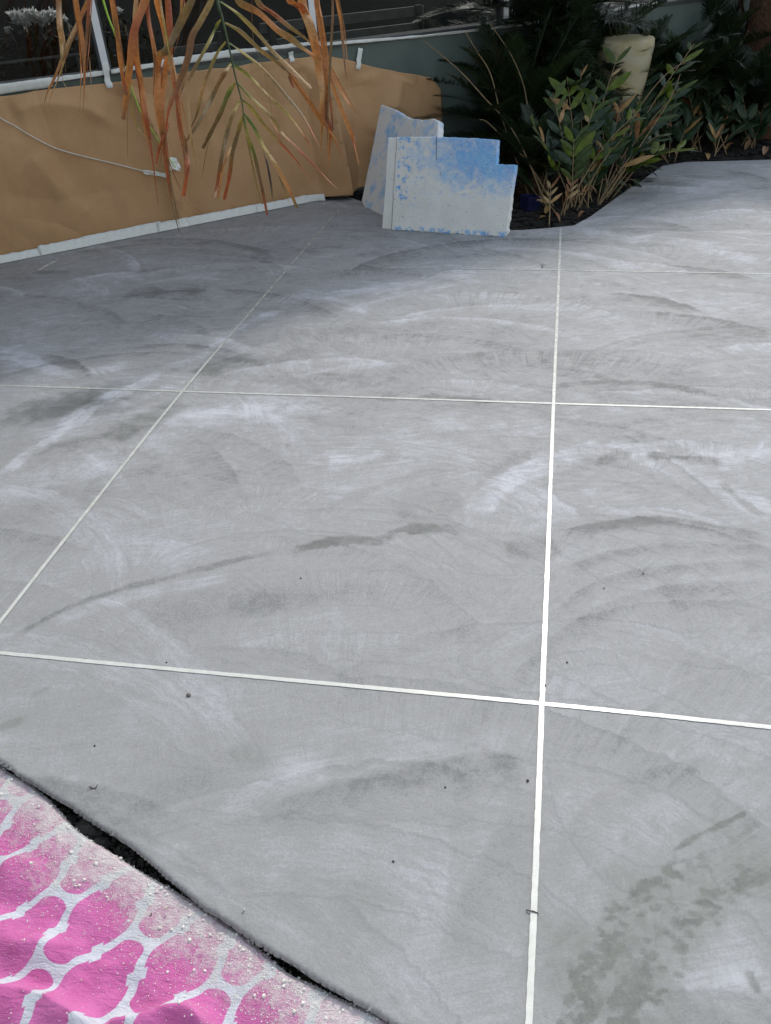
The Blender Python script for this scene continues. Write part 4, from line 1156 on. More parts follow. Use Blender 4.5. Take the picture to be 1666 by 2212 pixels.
LL = [
 ([(128, -60), z1(430, 0), z1(440, 200), z1(452, 290), z1(455, 420), z1(458, 560)], 46, [ORG, BRN, PNK, PNK, TAN, TAN], 'point'),
 ([(215, -50), z1(640, 0), z1(560, 170), z1(480, 340), z1(400, 560), z1(350, 670), z1(325, 765)], 52, [ORG, ORG, PNK, PNK, ORG, ORG, DRK], 'point'),
 ([(155, -60), z1(560, 0), z1(600, 250), z1(620, 450), z1(622, 600), z1(615, 800)], 40, [BRN, ORG, ORG, BRN, ORG, BRN], 'point'),
 ([(200, -60), z1(655, 40), z1(640, 250), z1(622, 450), z1(618, 600)], 30, [RED, RED, BRN, ORG, BRN], 'point'),
 ([(225, -60), z1(820, 0), z1(850, 200), z1(880, 420), z1(910, 600), z1(930, 700)], 44, [ORG, ORG, BRN, ORG, RED, BRN], 'blunt'),
 ([(330, -60), z1(1060, 0), z1(985, 200), z1(950, 450), z1(930, 700), z1(908, 880)], 88, [ORG, ORG, RED, ORG, ORG, BRN], 'soft'),
 ([(300, -50), z1(1000, 100), z1(1005, 400), z1(1040, 620), z1(1070, 850), z5(1100, 80), z5(1130, 300), z5(1168, 590)], 50, [ORG, PNK, ORG, ORG, RED, RED, RED, BRN], 'point'),
 ([(318, -50), z1(1090, 100), z1(1130, 330), z1(1140, 470), z1(1130, 720)], 34, [RED, RED, ORG, BRN, BRN], 'point'),
 ([(335, -50), z1(1150, 0), z1(1200, 200), z1(1240, 400), z1(1290, 650), z1(1340, 900), z1(1362, 1090)], 46, [ORG, ORG, ORG, PNK, RED, ORG, TAN], 'point'),
 ([(345, -50), z1(1180, 0), z1(1225, 260), z1(1285, 620)], 22, [YEL, PNK, YEL, PNK], 'point'),
 ([(430, -60), z1(1410, 0), z1(1320, 180), z1(1210, 380), z1(1155, 480), z1(1165, 800), z5(1205, 100), z5(1240, 400), z5(1285, 640), z5(1322, 790)], 74, [OLV, OLV, OLV, OLV, ORG, ORG, BRN, RED, OLV, DRK], 'point'),
 ([(360, -60), z1(1260, 300), z1(1230, 500), z1(1200, 800), z1(1225, 1080)], 50, [RED, RED, ORG, ORG, RED], 'soft'),
 ([(470, -40), z1(1560, 0), z1(1480, 150), z1(1420, 260), z1(1390, 420), z1(1320, 620), z1(1250, 800), z1(1222, 945)], 54, [TAN, TAN, TAN, BRN, BRN, BRN, RED, RED], 'soft'),
 ([(400, -50), z1(1340, 0), z1(1330, 110), z1(1290, 260), z1(1240, 420)], 30, [TAN, ORG, TAN, RED, RED], 'point'),
 ([z5(1235, -20), z5(1185, 130), z5(1150, 285)], 34, [RED, RED, RED], 'soft'),
 ([z5(1300, -300), z5(1330, 0), z5(1370, 180), z5(1382, 320), z5(1352, 522)], 38, [BRN, RED, BRN, RED, RED], 'blunt'),
 ([z5(1380, -250), z5(1400, 0), z5(1420, 160), z5(1452, 325)], 24, [TAN, PNK, TAN, TAN], 'point'),
 ([z5(1215, 20), z5(1245, 250), z5(1300, 400), z5(1360, 510), z5(1430, 600), z5(1505, 655)], 9, [BRN, RED, BRN, BRN, BRN, BRN], 'soft'),
 ([z5(1290, 560), z5(1340, 650), z5(1415, 742)], 5, [BRN, BRN, BRN], 'soft'),
 ([z1(940, 380), z1(960, 720), z1(1010, 930), z1(1130, 1060)], 12, [TAN, YEL, YEL, YEL], 'soft'),
 ([z1(455, 540), z1(470, 610), z1(510, 670)], 5, [TAN, TAN, TAN], 'soft'),
 ([z1(660, 420), z1(668, 560), z1(675, 670)], 8, [BRN, BRN, DRK], 'soft'),
 ([z1(945, 700), z1(940, 950), z5(940, 240)], 6, [TAN, OLV, OLV], 'soft'),
]
for k, (pts, wpx, cols, tip) in enumerate(LL):
    leaflet(fL, pts, wpx, cols, KL + 0.03 * (k % 4), KL + 0.03 * (k % 3) - 0.02, tip, 40 + k, fat=0.80)
    if wpx >= 28:
        rg = np.random.default_rng(7000 + k); du_ = rg.uniform(5, 11) * rg.choice([-1, 1])
        leaflet(fL, [(u + du_ * (0.6 + 0.5 * i / len(pts)), v + 8 * i / len(pts)) for i, (u, v) in enumerate(pts)], wpx * 0.40, cols[::-1], KL + 0.10, KL + 0.06, 'point', 140 + k)
LR = [
 ([(520, -60), z2(460, 0), z2(620, 90), z2(760, 220), z2(900, 320), z2(1010, 405), z2(1040, 480)], 62, [ORG, TAN, ORG, ORG, TAN, ORG, TAN], 'soft'),
 ([(560, -50), z2(600, 0), z2(720, 90), z2(860, 210), z2(1000, 320)], 52, [RED, TAN, RED, TAN, PNK], 'soft'),
 ([z2(820, 520), z2(880, 600), z2(980, 740), z2(1080, 900), z6(1160, 270), z6(1230, 430)], 44, [BRN, ORG, ORG, ORG, ORG, ORG], 'point'),
 ([(625, -60), z2(840, 0), z2(930, 60), z2(1000, 200), z2(1050, 330)], 60, [ORG, ORG, RED, ORG, ORG], 'soft'),
 ([(655, -60), z2(930, 0), z2(985, 160), z2(1030, 330), z2(1060, 500), z2(1080, 680), z2(1070, 860)], 84, [ORG, ORG, PNK, ORG, ORG, PNK, ORG], 'soft'),
 ([(680, -60), z2(1035, 0), z2(1060, 150), z2(1090, 350), z2(1120, 480), z2(1230, 680), z2(1290, 780), z2(1352, 860)], 44, [RED, ORG, ORG, ORG, ORG, ORG, ORG, TAN], 'point'),
 ([(715, -50), z2(1160, 0), z2(1155, 200), z2(1140, 450), z2(1130, 700), z2(1120, 860)], 24, [RED, BRN, BRN, OLV, OLV, BRN], 'soft'),
 ([(722, -50), z2(1190, 0), z2(1220, 160), z2(1235, 320), z2(1250, 500), z2(1262, 610)], 28, [ORG, ORG, ORG, BRN, BRN, TAN], 'point'),
 ([z2(1100, 420), z2(1120, 620), z2(1110, 850), z6(1140, 200), z6(1132, 400), z6(1122, 545)], 38, [ORG, ORG, BRN, RED, ORG, RED], 'point'),
 ([z2(1130, 560), z2(1230, 820), z2(1290, 970), z6(1310, 300), z6(1352, 475)], 32, [ORG, ORG, ORG, RED, ORG], 'point'),
 ([z2(1130, 640), z2(1145, 800), z2(1162, 962)], 15, [BRN, RED, DRK], 'blunt'),
 ([z2(1085, 480), z2(1075, 760), z6(1075, 250), z6(1050, 500)], 26, [ORG, PNK, ORG, TAN], 'point'),
 ([z2(830, 560), z2(870, 645)], 26, [BRN, RED], 'blunt'),
 ([z2(565, -30), z2(562, 150), z2(580, 330), z2(640, 480), z2(710, 830)], 7, [BRN, BRN, TAN, TAN, TAN], 'soft'),
]
for k, (pts, wpx, cols, tip) in enumerate(LR):
    leaflet(fR, pts, wpx, cols, KR + 0.03 * (k % 3), KR + 0.04 * (k % 3) - 0.02, tip, 80 + k, fat=0.80)
    if wpx >= 28:
        rg = np.random.default_rng(7100 + k); du_ = rg.uniform(5, 10) * rg.choice([-1, 1])
        leaflet(fR, [(u + du_ * (0.6 + 0.5 * i / len(pts)), v + 8 * i / len(pts)) for i, (u, v) in enumerate(pts)], wpx * 0.40, cols[::-1], KR + 0.08, KR + 0.05, 'point', 180 + k)
# lime-green young shoot
P = spline(np.array([dp(*p, KL + 0.12) for p in [(205, -60), z1(760, 0), z1(800, 130), z1(845, 245), z1(890, 380), z1(920, 500), z1(970, 660), z1(1050, 850), z5(1110, 20), z5(1160, 100), z5(1240, 230), z5(1295, 312)]]), 5)
Pup = spline(np.array([crown, dp(480, -800, 3.9), dp(230, -300, KL + 0.2), P[0]]), 8)
Vt, Ft = tube(np.vstack([Pup[:-1], P]), np.r_[np.full(len(Pup) - 1, 0.005), np.linspace(0.0052, 0.0022, len(P))], 6)
mk('shoot', Vt, Ft, simple('lime_shoot', (0.30, 0.50, 0.03), 0.4, 0.15, 20), palm, label='slim lime green shoot')

# ================================================================== CYCADS
def frond_mesh(name, L, droop, seed, colr, n=66, wl_=0.012, ll=0.21):
    """feather frond along +X, arching; leaflets joined (finer than can be picked apart)"""
    rg = np.random.default_rng(seed)
    m = 14
    q = np.linspace(0, 1, m)
    P = np.stack([L * q, 0 * q, L * (0.30 * q - droop * q * q)], -1)
    Vt, Ft = tube(P, np.linspace(0.008, 0.002, m), 5)
    V = [Vt]; F = list(Ft); C = [np.tile(np.array(colr) * 1.2 + 0.01, (len(Vt), 1))]; k0 = len(Vt)
    for i in range(n):
        t = 0.10 + 0.90 * (i + 0.5) / n
        b = np.array([np.interp(t, q, P[:, j]) for j in range(3)])
        tg = np.array([L, 0, L * (0.30 - 2 * droop * t)]); tg /= np.linalg.norm(tg)
        l_ = ll * math.sin(math.pi * (0.12 + 0.80 * t)) ** 0.7 * (0.85 + 0.3 * rg.random())
        for sd in (-1, 1):
            d = tg * (0.55 + 0.5 * t) + np.array([0, sd * 1.0, 0.38]) + rg.normal(size=3) * 0.07
            d /= np.linalg.norm(d)
            pp = [b, b + d * l_ * 0.55 + np.array([0, 0, -0.004]), b + d * l_ + np.array([0, 0, -0.02])]
            sdv = np.cross(d, [0, 0, 1.0]); sdv /= np.linalg.norm(sdv) + 1e-9
            w_ = wl_ * (0.8 + 0.4 * rg.random())
            vv = np.array([pp[0] - sdv * w_ * .4, pp[0] + sdv * w_ * .4, pp[1] - sdv * w_ * .5, pp[1] + sdv * w_ * .5, pp[2]])
            V.append(vv); F += [[k0, k0 + 1, k0 + 3, k0 + 2], [k0 + 2, k0 + 3, k0 + 4]]; k0 += 5
            C.append(np.tile(np.array(colr) * (0.6 + 0.8 * rg.random()), (5, 1)))
    me = bpy.data.meshes.new(name)
    me.from_pydata(np.vstack(V).tolist(), [], F)
    me.polygons.foreach_set('use_smooth', np.ones(len(me.polygons), bool))
    c = np.ones((k0, 4), np.float32); c[:, :3] = np.vstack(C)
    at = me.attributes.new('col', 'FLOAT_COLOR', 'POINT'); at.data.foreach_set('color', c.ravel())
    me.materials.append(M_SAGO)
    return me

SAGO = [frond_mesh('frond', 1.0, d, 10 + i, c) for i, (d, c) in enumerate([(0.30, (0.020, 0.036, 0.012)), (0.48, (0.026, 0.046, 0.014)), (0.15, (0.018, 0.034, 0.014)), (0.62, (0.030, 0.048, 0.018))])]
SAGOB = [frond_mesh('frond', 1.0, 0.55, 30, (0.075, 0.055, 0.025), 36)]

def place(me, name, parent, loc, az, el, roll, sc, mirror=1):
    o = bpy.data.objects.new(name, me)
    COL.objects.link(o)
    o.parent = parent
    o.location = Vector(np.array(loc) - wloc(parent))
    q = Matrix.Rotation(az, 4, 'Z') @ Matrix.Rotation(-el, 4, 'Y') @ Matrix.Rotation(roll, 4, 'X')
    o.rotation_euler = q.to_euler()
    o.scale = (sc, sc, sc)
    return o

def cycad(u, v, hgt, n, Lr, lab, seed, els=(-0.25, 1.2), azr=(0, 2 * math.pi), dead=4, crown_at=None, skirt=0):
    rg = np.random.default_rng(seed)
    b = fl(u, v)
    if crown_at is not None:
        d_ = ray(*crown_at); k_ = np.linalg.norm(b[:2] - CAM[:2]) / np.linalg.norm(d_[:2])
        b = CAM + d_ * k_; hgt = b[2] - bed_z(b[0], b[1])
    z0 = bed_z(b[0], b[1]) - 0.02
    t = empty('cycad', (b[0], b[1], z0), lab, 'cycad', 'cycads in the planting bed')
    zz = np.linspace(0, 1, 8)
    Vt, Ft = tube([(b[0], b[1], z0 + hgt * q) for q in zz], 0.11 * (1 + 0.12 * np.sin(zz * 25)) * (1 - 0.25 * zz), 12)
    mk('trunk', Vt, Ft, M_BARK, t)
    top = np.array([b[0], b[1], z0 + hgt])
    for k in range(n):
        az = azr[0] + (azr[1] - azr[0]) * ((k * 0.618 + 0.07 * rg.random()) % 1.0)
        el = els[0] + (els[1] - els[0]) * ((k + 0.5) / n)
        place(SAGO[k % 4], 'frond', t, top, az, el, rg.uniform(-0.3, 0.3), rg.uniform(*Lr))
    for k in range(skirt):
        place(SAGO[k % 4], 'frond', t, top - np.array([0, 0, 0.08]), rg.uniform(0, 6.28), rg.uniform(-1.25, -0.45), rg.uniform(-0.3, 0.3), rg.uniform(*Lr) * 0.85)
    for k in range(dead):
        place(SAGOB[0], 'frond', t, top, rg.uniform(0, 6.28), -0.5 - 0.3 * rg.random(), rg.uniform(-0.3, 0.3), Lr[0] * 0.8)['label'] = 'dead brown frond'
    return t

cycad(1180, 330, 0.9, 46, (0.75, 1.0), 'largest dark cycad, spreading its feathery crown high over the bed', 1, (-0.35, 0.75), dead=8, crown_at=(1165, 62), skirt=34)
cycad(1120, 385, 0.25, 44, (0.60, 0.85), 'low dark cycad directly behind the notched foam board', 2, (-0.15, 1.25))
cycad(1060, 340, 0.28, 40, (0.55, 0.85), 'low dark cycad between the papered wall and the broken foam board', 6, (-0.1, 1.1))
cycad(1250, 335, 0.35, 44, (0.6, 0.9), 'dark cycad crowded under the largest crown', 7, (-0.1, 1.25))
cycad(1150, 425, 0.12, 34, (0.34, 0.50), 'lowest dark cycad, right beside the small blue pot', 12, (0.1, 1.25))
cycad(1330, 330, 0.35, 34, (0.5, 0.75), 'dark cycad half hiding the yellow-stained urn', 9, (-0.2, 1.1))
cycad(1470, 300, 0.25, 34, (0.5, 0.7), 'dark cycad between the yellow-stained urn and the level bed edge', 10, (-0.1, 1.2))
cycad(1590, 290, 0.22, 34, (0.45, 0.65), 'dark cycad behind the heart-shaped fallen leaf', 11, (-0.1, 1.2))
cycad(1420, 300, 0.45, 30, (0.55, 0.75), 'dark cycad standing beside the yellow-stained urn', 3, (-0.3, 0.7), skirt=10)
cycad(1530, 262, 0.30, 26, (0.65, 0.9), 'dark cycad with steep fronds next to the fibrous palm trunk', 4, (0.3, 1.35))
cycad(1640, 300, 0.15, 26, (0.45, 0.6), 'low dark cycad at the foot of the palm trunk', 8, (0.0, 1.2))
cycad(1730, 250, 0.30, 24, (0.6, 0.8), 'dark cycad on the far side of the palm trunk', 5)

# ================================================================== BROAD-LEAFLET PLANTS (each leaflet its own piece)
def leaf_mesh(name, L, W, colr, seed, bend=0.12, shape=0.95):
    rg = np.random.default_rng(seed)
    q = np.linspace(0, 1, 8)
    P = np.stack([L * q, 0 * q, -bend * L * q * q], -1)
    wd = W * np.maximum(np.sin(math.pi * np.clip(q, 0, 1) ** shape), 0.002) ** 0.75
    Vr, Fr_ = ribbon(P, wd, (0, 1, 0), 0.14)
    me = bpy.data.meshes.new(name)
    me.from_pydata(Vr.tolist(), [], Fr_.tolist())
    me.polygons.foreach_set('use_smooth', np.ones(len(me.polygons), bool))
    c = np.ones((len(Vr), 4), np.float32)
    cc = np.array(colr) * (0.8 + 0.4 * rg.random((8, 1)))
    c[:, :3] = np.repeat(cc, 3, 0)
    at = me.attributes.new('col', 'FLOAT_COLOR', 'POINT'); at.data.foreach_set('color', c.ravel())
    me.materials.append(M_LEAF)
    return me

LG = [leaf_mesh('leaflet', 0.15, 0.040, (0.070, 0.110, 0.014), 1), leaf_mesh('leaflet', 0.13, 0.036, (0.040, 0.075, 0.012), 2, 0.2), leaf_mesh('leaflet', 0.14, 0.042, (0.130, 0.185, 0.018), 3, 0.05)]
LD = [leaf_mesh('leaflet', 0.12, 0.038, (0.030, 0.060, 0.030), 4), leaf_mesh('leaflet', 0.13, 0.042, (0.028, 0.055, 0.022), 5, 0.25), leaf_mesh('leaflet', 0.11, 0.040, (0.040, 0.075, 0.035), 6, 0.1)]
LBR = [leaf_mesh('leaflet', 0.15, 0.032, (0.36, 0.17, 0.075), 7, 0.1), leaf_mesh('leaflet', 0.13, 0.030, (0.42, 0.25, 0.10), 8, 0.3), leaf_mesh('leaflet', 0.11, 0.034, (0.40, 0.28, 0.13), 9, 0.4)]

def dirmat(d, up):
    d = np.array(d) / np.linalg.norm(d); y = np.cross(up, d); y /= np.linalg.norm(y) + 1e-9; z = np.cross(d, y)
    return Matrix(((d[0], y[0], z[0]), (d[1], y[1], z[1]), (d[2], y[2], z[2])))

def stem_frond(t, base, tip, sag, n, meshes, rg, sc=1.0, t0=0.35, spread=0.75, dead=0.0, rad=0.005):
    base = np.array(base); tip = np.array(tip)
    L = np.linalg.norm(tip - base)
    mid = (base + tip) / 2 + np.array([0, 0, sag * L])
    P = spline(np.array([base, mid, tip]), 8)
    Vt, Ft = tube(P, np.linspace(rad, rad * 0.4, len(P)), 5)
    st = mk('frond', Vt, Ft, M_STEM, t)
    org = wloc(t)
    m = len(P)
    for i in range(n):
        a = t0 + (1 - t0) * (i + 0.5) / n
        f = a * (m - 1); j = min(int(f), m - 2); p = P[j] + (P[j + 1] - P[j]) * (f - j)
        tg = P[j + 1] - P[j]; tg /= np.linalg.norm(tg)
        up = np.array([0, 0, 1.0]) - tg * tg[2]
        if np.linalg.norm(up) < 0.2: up = -FWD - tg * (-FWD @ tg)
        up = up / np.linalg.norm(up) + rg.normal(size=3) * 0.2
        sdv = np.cross(tg, up); sdv /= np.linalg.norm(sdv)
        for sd in (-1, 1):
            if rg.random() < 0.14: continue
            d = tg * (0.75 + 0.3 * a) + sdv * sd * spread + up * 0.25 + rg.normal(size=3) * 0.12
            me = LBR[rg.integers(3)] if rg.random() < dead else meshes[rg.integers(len(meshes))]
            o = bpy.data.objects.new('leaflet', me); COL.objects.link(o)
            o.parent = st
            o.location = Vector(p - org)
            o.rotation_euler = dirmat(d, up).to_euler()
            s = sc * (0.6 + 0.65 * rg.random()) * (0.75 + 0.5 * math.sin(math.pi * (0.15 + 0.7 * a)))
            o.scale = (s, s, s)
    return st

def leafy(bu, bv, tips, lab, seed, meshes, n=7, sc=1.0, dead=0.08, group='broad-leaflet plants in the bed', **kw):
    rg = np.random.default_rng(seed)
    b = fl(bu, bv); z0 = bed_z(b[0], b[1])
    t = empty('leafy_plant', (b[0], b[1], z0 - 0.01), lab, 'plant', group)
    kb = (b - CAM) @ FWD
    for (u, v, dk, sag) in tips:
        tip = dp(u, v, kb + dk)
        stem_frond(t, (b[0] + rg.normal() * 0.04, b[1] + rg.normal() * 0.04, z0 - 0.01), tip, sag, n, meshes, rg, sc, dead=dead, **kw)
    return t

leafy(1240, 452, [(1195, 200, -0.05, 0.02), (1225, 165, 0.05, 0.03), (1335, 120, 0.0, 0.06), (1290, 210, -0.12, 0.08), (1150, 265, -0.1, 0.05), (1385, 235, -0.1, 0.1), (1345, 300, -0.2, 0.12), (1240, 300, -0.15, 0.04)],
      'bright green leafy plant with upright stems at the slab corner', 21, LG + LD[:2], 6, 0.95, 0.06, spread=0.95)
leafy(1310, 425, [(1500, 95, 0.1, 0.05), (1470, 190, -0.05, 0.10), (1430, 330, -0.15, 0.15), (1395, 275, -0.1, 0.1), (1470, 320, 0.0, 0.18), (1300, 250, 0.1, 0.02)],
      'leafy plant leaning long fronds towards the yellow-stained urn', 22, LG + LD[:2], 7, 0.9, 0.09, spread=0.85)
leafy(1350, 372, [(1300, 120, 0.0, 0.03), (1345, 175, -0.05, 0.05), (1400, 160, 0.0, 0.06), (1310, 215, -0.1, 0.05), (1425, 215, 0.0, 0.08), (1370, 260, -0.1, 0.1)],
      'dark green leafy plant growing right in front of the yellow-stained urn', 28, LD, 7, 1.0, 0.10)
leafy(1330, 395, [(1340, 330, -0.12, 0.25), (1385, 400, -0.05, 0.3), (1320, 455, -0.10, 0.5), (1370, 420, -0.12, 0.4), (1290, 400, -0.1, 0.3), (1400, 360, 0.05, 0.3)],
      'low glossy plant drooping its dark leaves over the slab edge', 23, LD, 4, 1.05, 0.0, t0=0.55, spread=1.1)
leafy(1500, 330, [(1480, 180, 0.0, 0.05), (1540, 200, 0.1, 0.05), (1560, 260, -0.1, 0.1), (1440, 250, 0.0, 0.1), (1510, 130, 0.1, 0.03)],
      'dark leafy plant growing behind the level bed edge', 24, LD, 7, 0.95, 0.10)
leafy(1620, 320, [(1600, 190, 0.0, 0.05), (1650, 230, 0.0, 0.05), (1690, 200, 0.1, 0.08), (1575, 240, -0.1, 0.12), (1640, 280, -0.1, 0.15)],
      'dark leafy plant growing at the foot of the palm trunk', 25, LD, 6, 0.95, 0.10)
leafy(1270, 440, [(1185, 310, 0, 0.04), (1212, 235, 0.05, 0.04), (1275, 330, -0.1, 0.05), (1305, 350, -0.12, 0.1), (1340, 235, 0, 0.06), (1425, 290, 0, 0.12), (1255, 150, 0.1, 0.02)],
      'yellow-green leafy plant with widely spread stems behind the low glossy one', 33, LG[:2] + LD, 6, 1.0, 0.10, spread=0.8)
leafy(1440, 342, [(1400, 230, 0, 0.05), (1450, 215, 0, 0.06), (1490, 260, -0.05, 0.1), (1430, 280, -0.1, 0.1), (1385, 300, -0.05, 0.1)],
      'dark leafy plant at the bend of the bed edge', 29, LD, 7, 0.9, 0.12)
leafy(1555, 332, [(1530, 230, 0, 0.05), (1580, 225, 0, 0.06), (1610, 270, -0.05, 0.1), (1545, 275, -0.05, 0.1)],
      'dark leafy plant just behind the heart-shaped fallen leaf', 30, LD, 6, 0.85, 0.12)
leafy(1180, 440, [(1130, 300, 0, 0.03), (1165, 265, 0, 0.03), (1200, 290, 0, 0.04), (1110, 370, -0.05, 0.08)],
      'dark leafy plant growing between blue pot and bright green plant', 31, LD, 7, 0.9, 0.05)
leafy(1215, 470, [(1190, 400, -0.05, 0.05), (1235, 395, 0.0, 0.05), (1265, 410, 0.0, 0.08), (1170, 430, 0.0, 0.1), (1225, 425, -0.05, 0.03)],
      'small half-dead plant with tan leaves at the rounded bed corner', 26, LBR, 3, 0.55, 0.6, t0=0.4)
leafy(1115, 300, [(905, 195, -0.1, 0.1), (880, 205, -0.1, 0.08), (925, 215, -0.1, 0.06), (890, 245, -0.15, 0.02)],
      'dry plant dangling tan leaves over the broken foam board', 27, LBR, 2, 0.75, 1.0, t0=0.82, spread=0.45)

# tall bare stalks
stalks = [([(1185, 455), (1140, 345), (1100, 270), (1050, 215), (990, 150), (915, 88)], 'arching bare tan stalk, longest, above the notched foam board'),
          ([(1150, 440), (1100, 300), (1080, 240), (1060, 160), (1030, 110), (1005, 68)], 'thin straight bare stalk rising behind the notched foam board'),
          ([(1190, 430), (1150, 290), (1140, 230), (1130, 180), (1105, 120), (1060, 52)], 'bare stalk curving up under the cycad crown'),
          ([(1200, 450), (1140, 350), (1075, 285), (1050, 262), (1036, 258)], 'short forked bare stalk beside the notched foam board'),
          ([(1290, 440), (1340, 380), (1400, 290), (1450, 210), (1470, 160)], 'bare stalk slanting past the yellow-stained urn'),
          ([(1300, 420), (1345, 300), (1390, 220), (1440, 160), (1490, 128)], 'bare tan stalk slanting beneath the grey wall'),
          ([(1545, 300), (1560, 190), (1580, 130), (1620, 60), (1630, 0)], 'bare stalk crossing the fibrous palm trunk')]
for k, (pts, lab) in enumerate(stalks):
    root = fl(*pts[0]); kd = (root - CAM) @ FWD
    root[2] = bed_z(root[0], root[1]) - 0.01
    P0 = np.array([dp(u, v, kd - 0.04 * i) for i, (u, v) in enumerate(pts[1:])])
    P = spline(np.vstack([[root], P0]), 6)
    Vt, Ft = tube(P, np.linspace(0.0058, 0.0026, len(P)) * (1 + 0.12 * np.sin(np.arange(len(P)) * 2.0)), 5)
    mk('stalk', Vt, Ft, M_STEM, label=lab, cat='stalk', group='bare stalks in the bed')

# ================================================================== POTS AND BITS IN THE BED
def lathe(prof, c, n=28, tilt=(0, 0)):
    V = []; F = []
    m = len(prof)
    Mx = np.array((Matrix.Rotation(tilt[0], 3, 'X') @ Matrix.Rotation(tilt[1], 3, 'Y')))
    for r_, z in prof:
        for j in range(n):
            a = 2 * math.pi * j / n
            V.append(np.array(c) + Mx @ np.array([r_ * math.cos(a), r_ * math.sin(a), z]))
    for i in range(m - 1):
        for j in range(n):
            k = (j + 1) % n
            F.append([i * n + j, i * n + k, (i + 1) * n + k, (i + 1) * n + j])
    F.append(list(range(n))[::-1]); F.append([(m - 1) * n + j for j in range(n)])
    return V, F
pk = 5.75
ptop = dp(1352, 82, pk)
zb = bed_z(ptop[0], ptop[1]) - 0.02; zt = ptop[2]
rr = 62 * pk / PF
hp = zt - zb
prof = [(rr * 0.45, zb), (rr * 0.50, zb + 0.02), (rr * 0.70, zb + 0.45 * hp), (rr * 0.90, zb + 0.75 * hp), (rr, zb + 0.93 * hp), (rr * 0.985, zt - 0.010), (rr * 0.94, zt), (rr * 0.6, zt + 0.010), (rr * 0.2, zt + 0.014)]
Vp, Fp = lathe(prof, (ptop[0], ptop[1], 0), 36)
mk('urn', Vp, Fp, M_POT, label='tall yellow-stained cream urn with rounded shoulders standing among the cycads', cat='urn')

def cube_pot(u, v, kd, w_, h_, tilt, az, lab):
    c = dp(u, v, kd)
    zb = bed_z(c[0], c[1]) - 0.01
    c = np.array([c[0], c[1], zb])
    Mx = np.array(Matrix.Rotation(az, 3, 'Z') @ Matrix.Rotation(tilt, 3, 'Y'))
    V = []; F = []
    lv = [(0.80, 0), (1.0, h_), (1.06, h_), (1.06, h_ + 0.012), (0.94, h_ + 0.012), (0.90, h_ * 0.3)]
    for s, z in lv:
        for a, b in ((-1, -1), (1, -1), (1, 1), (-1, 1)):
            V.append(c + Mx @ np.array([a * w_ / 2 * s, b * w_ / 2 * s, z]))
    for i in range(len(lv) - 1):
        for j in range(4):
            k = (j + 1) % 4
            F.append([i * 4 + j, i * 4 + k, i * 4 + 4 + k, i * 4 + 4 + j])
    F.append([3, 2, 1, 0]); F.append([len(V) - 4, len(V) - 3, len(V) - 2, len(V) - 1])
    mk('square_pot', V, F, M_BLUEP, smooth=False, label=lab, cat='pot', group='small dark blue square pots')
g1 = fl(1142, 465)
cube_pot(1142, 452, (g1 - CAM) @ FWD * 1.01, 0.095, 0.10, 0.15, 0.6, 'dark blue square pot beside the notched foam board')
g1 = fl(1355, 345)
cube_pot(1355, 335, (g1 - CAM) @ FWD * 0.99, 0.10, 0.16, -0.25, 0.4, 'dark blue square pot half hidden by green leaves')
# pinkish vessel lying against the palm trunk
vk = (tb - CAM) @ FWD - 0.30
pv = dp(1643, 112, vk)
prof = [(0.02, -0.10), (0.045, -0.09), (0.062, -0.03), (0.060, 0.03), (0.045, 0.08), (0.030, 0.10), (0.034, 0.115), (0.026, 0.115), (0.022, 0.09)]
vs = empty('hanging_vase', (pv[0], pv[1], pv[2] - 0.1), 'pink and white vase tied to the fibrous palm trunk', 'vase')
Vp, Fp = lathe([(r_ * 0.9, z * 1.1) for r_, z in prof], pv, 20, (0.15, 0.25)); mk('body', Vp, Fp, M_PINKP, vs)
tl = spline(np.array([pv + np.array([0, 0, 0.11]), (pv + np.array([tb[0], tb[1], pv[2] + 0.2])) / 2, np.array([tb[0] - 0.05, tb[1] - 0.14, pv[2] + 0.22])]), 5)
Vt, Ft = tube(tl, 0.004, 5); mk('tie', Vt, Ft, M_WTAPE, vs)

# fallen tan leaves lying on the mulch (each one its own thing)
fallen = [(1160, 478, 0.4, 'curled tan leaf on mulch beside the notched board'), (1178, 462, 1.2, 'yellow-tan leaf standing behind the curled one near the board'), (1210, 480, 2.4, 'brown leaf lying flat at the rounded bed corner'),
          (1140, 400, 1.4, 'pinkish tan leaf upright beside the blue pot'), (1310, 352, 2.0, 'tan leaf on mulch under the low glossy plant'), (1335, 400, 0.3, 'pale leaf caught beneath the glossy plant'),
          (1430, 345, 0.8, 'golden leaf at the bend of the bed edge'), (1462, 338, 2.2, 'second golden leaf just past the bend of the bed edge'), (1565, 328, 0.6, 'large heart-shaped tan leaf near the level bed edge'),
          (1530, 345, 1.7, 'tiny tan leaf touching the level bed edge'), (1500, 300, 2.6, 'rust leaf deep in the shade behind the level edge'), (1610, 325, 1.0, 'long thin tan leaf beside the heart-shaped one'),
          (1545, 318, 1.9, 'crooked yellow leaf upright behind the heart-shaped one'), (1290, 420, 2.9, 'brown leaf under the bright green leafy plant'), (1250, 470, 0.9, 'thin rust leaf near the rounded bed corner'), (1650, 335, 1.3, 'tan leaf at the foot of the palm side plants')]
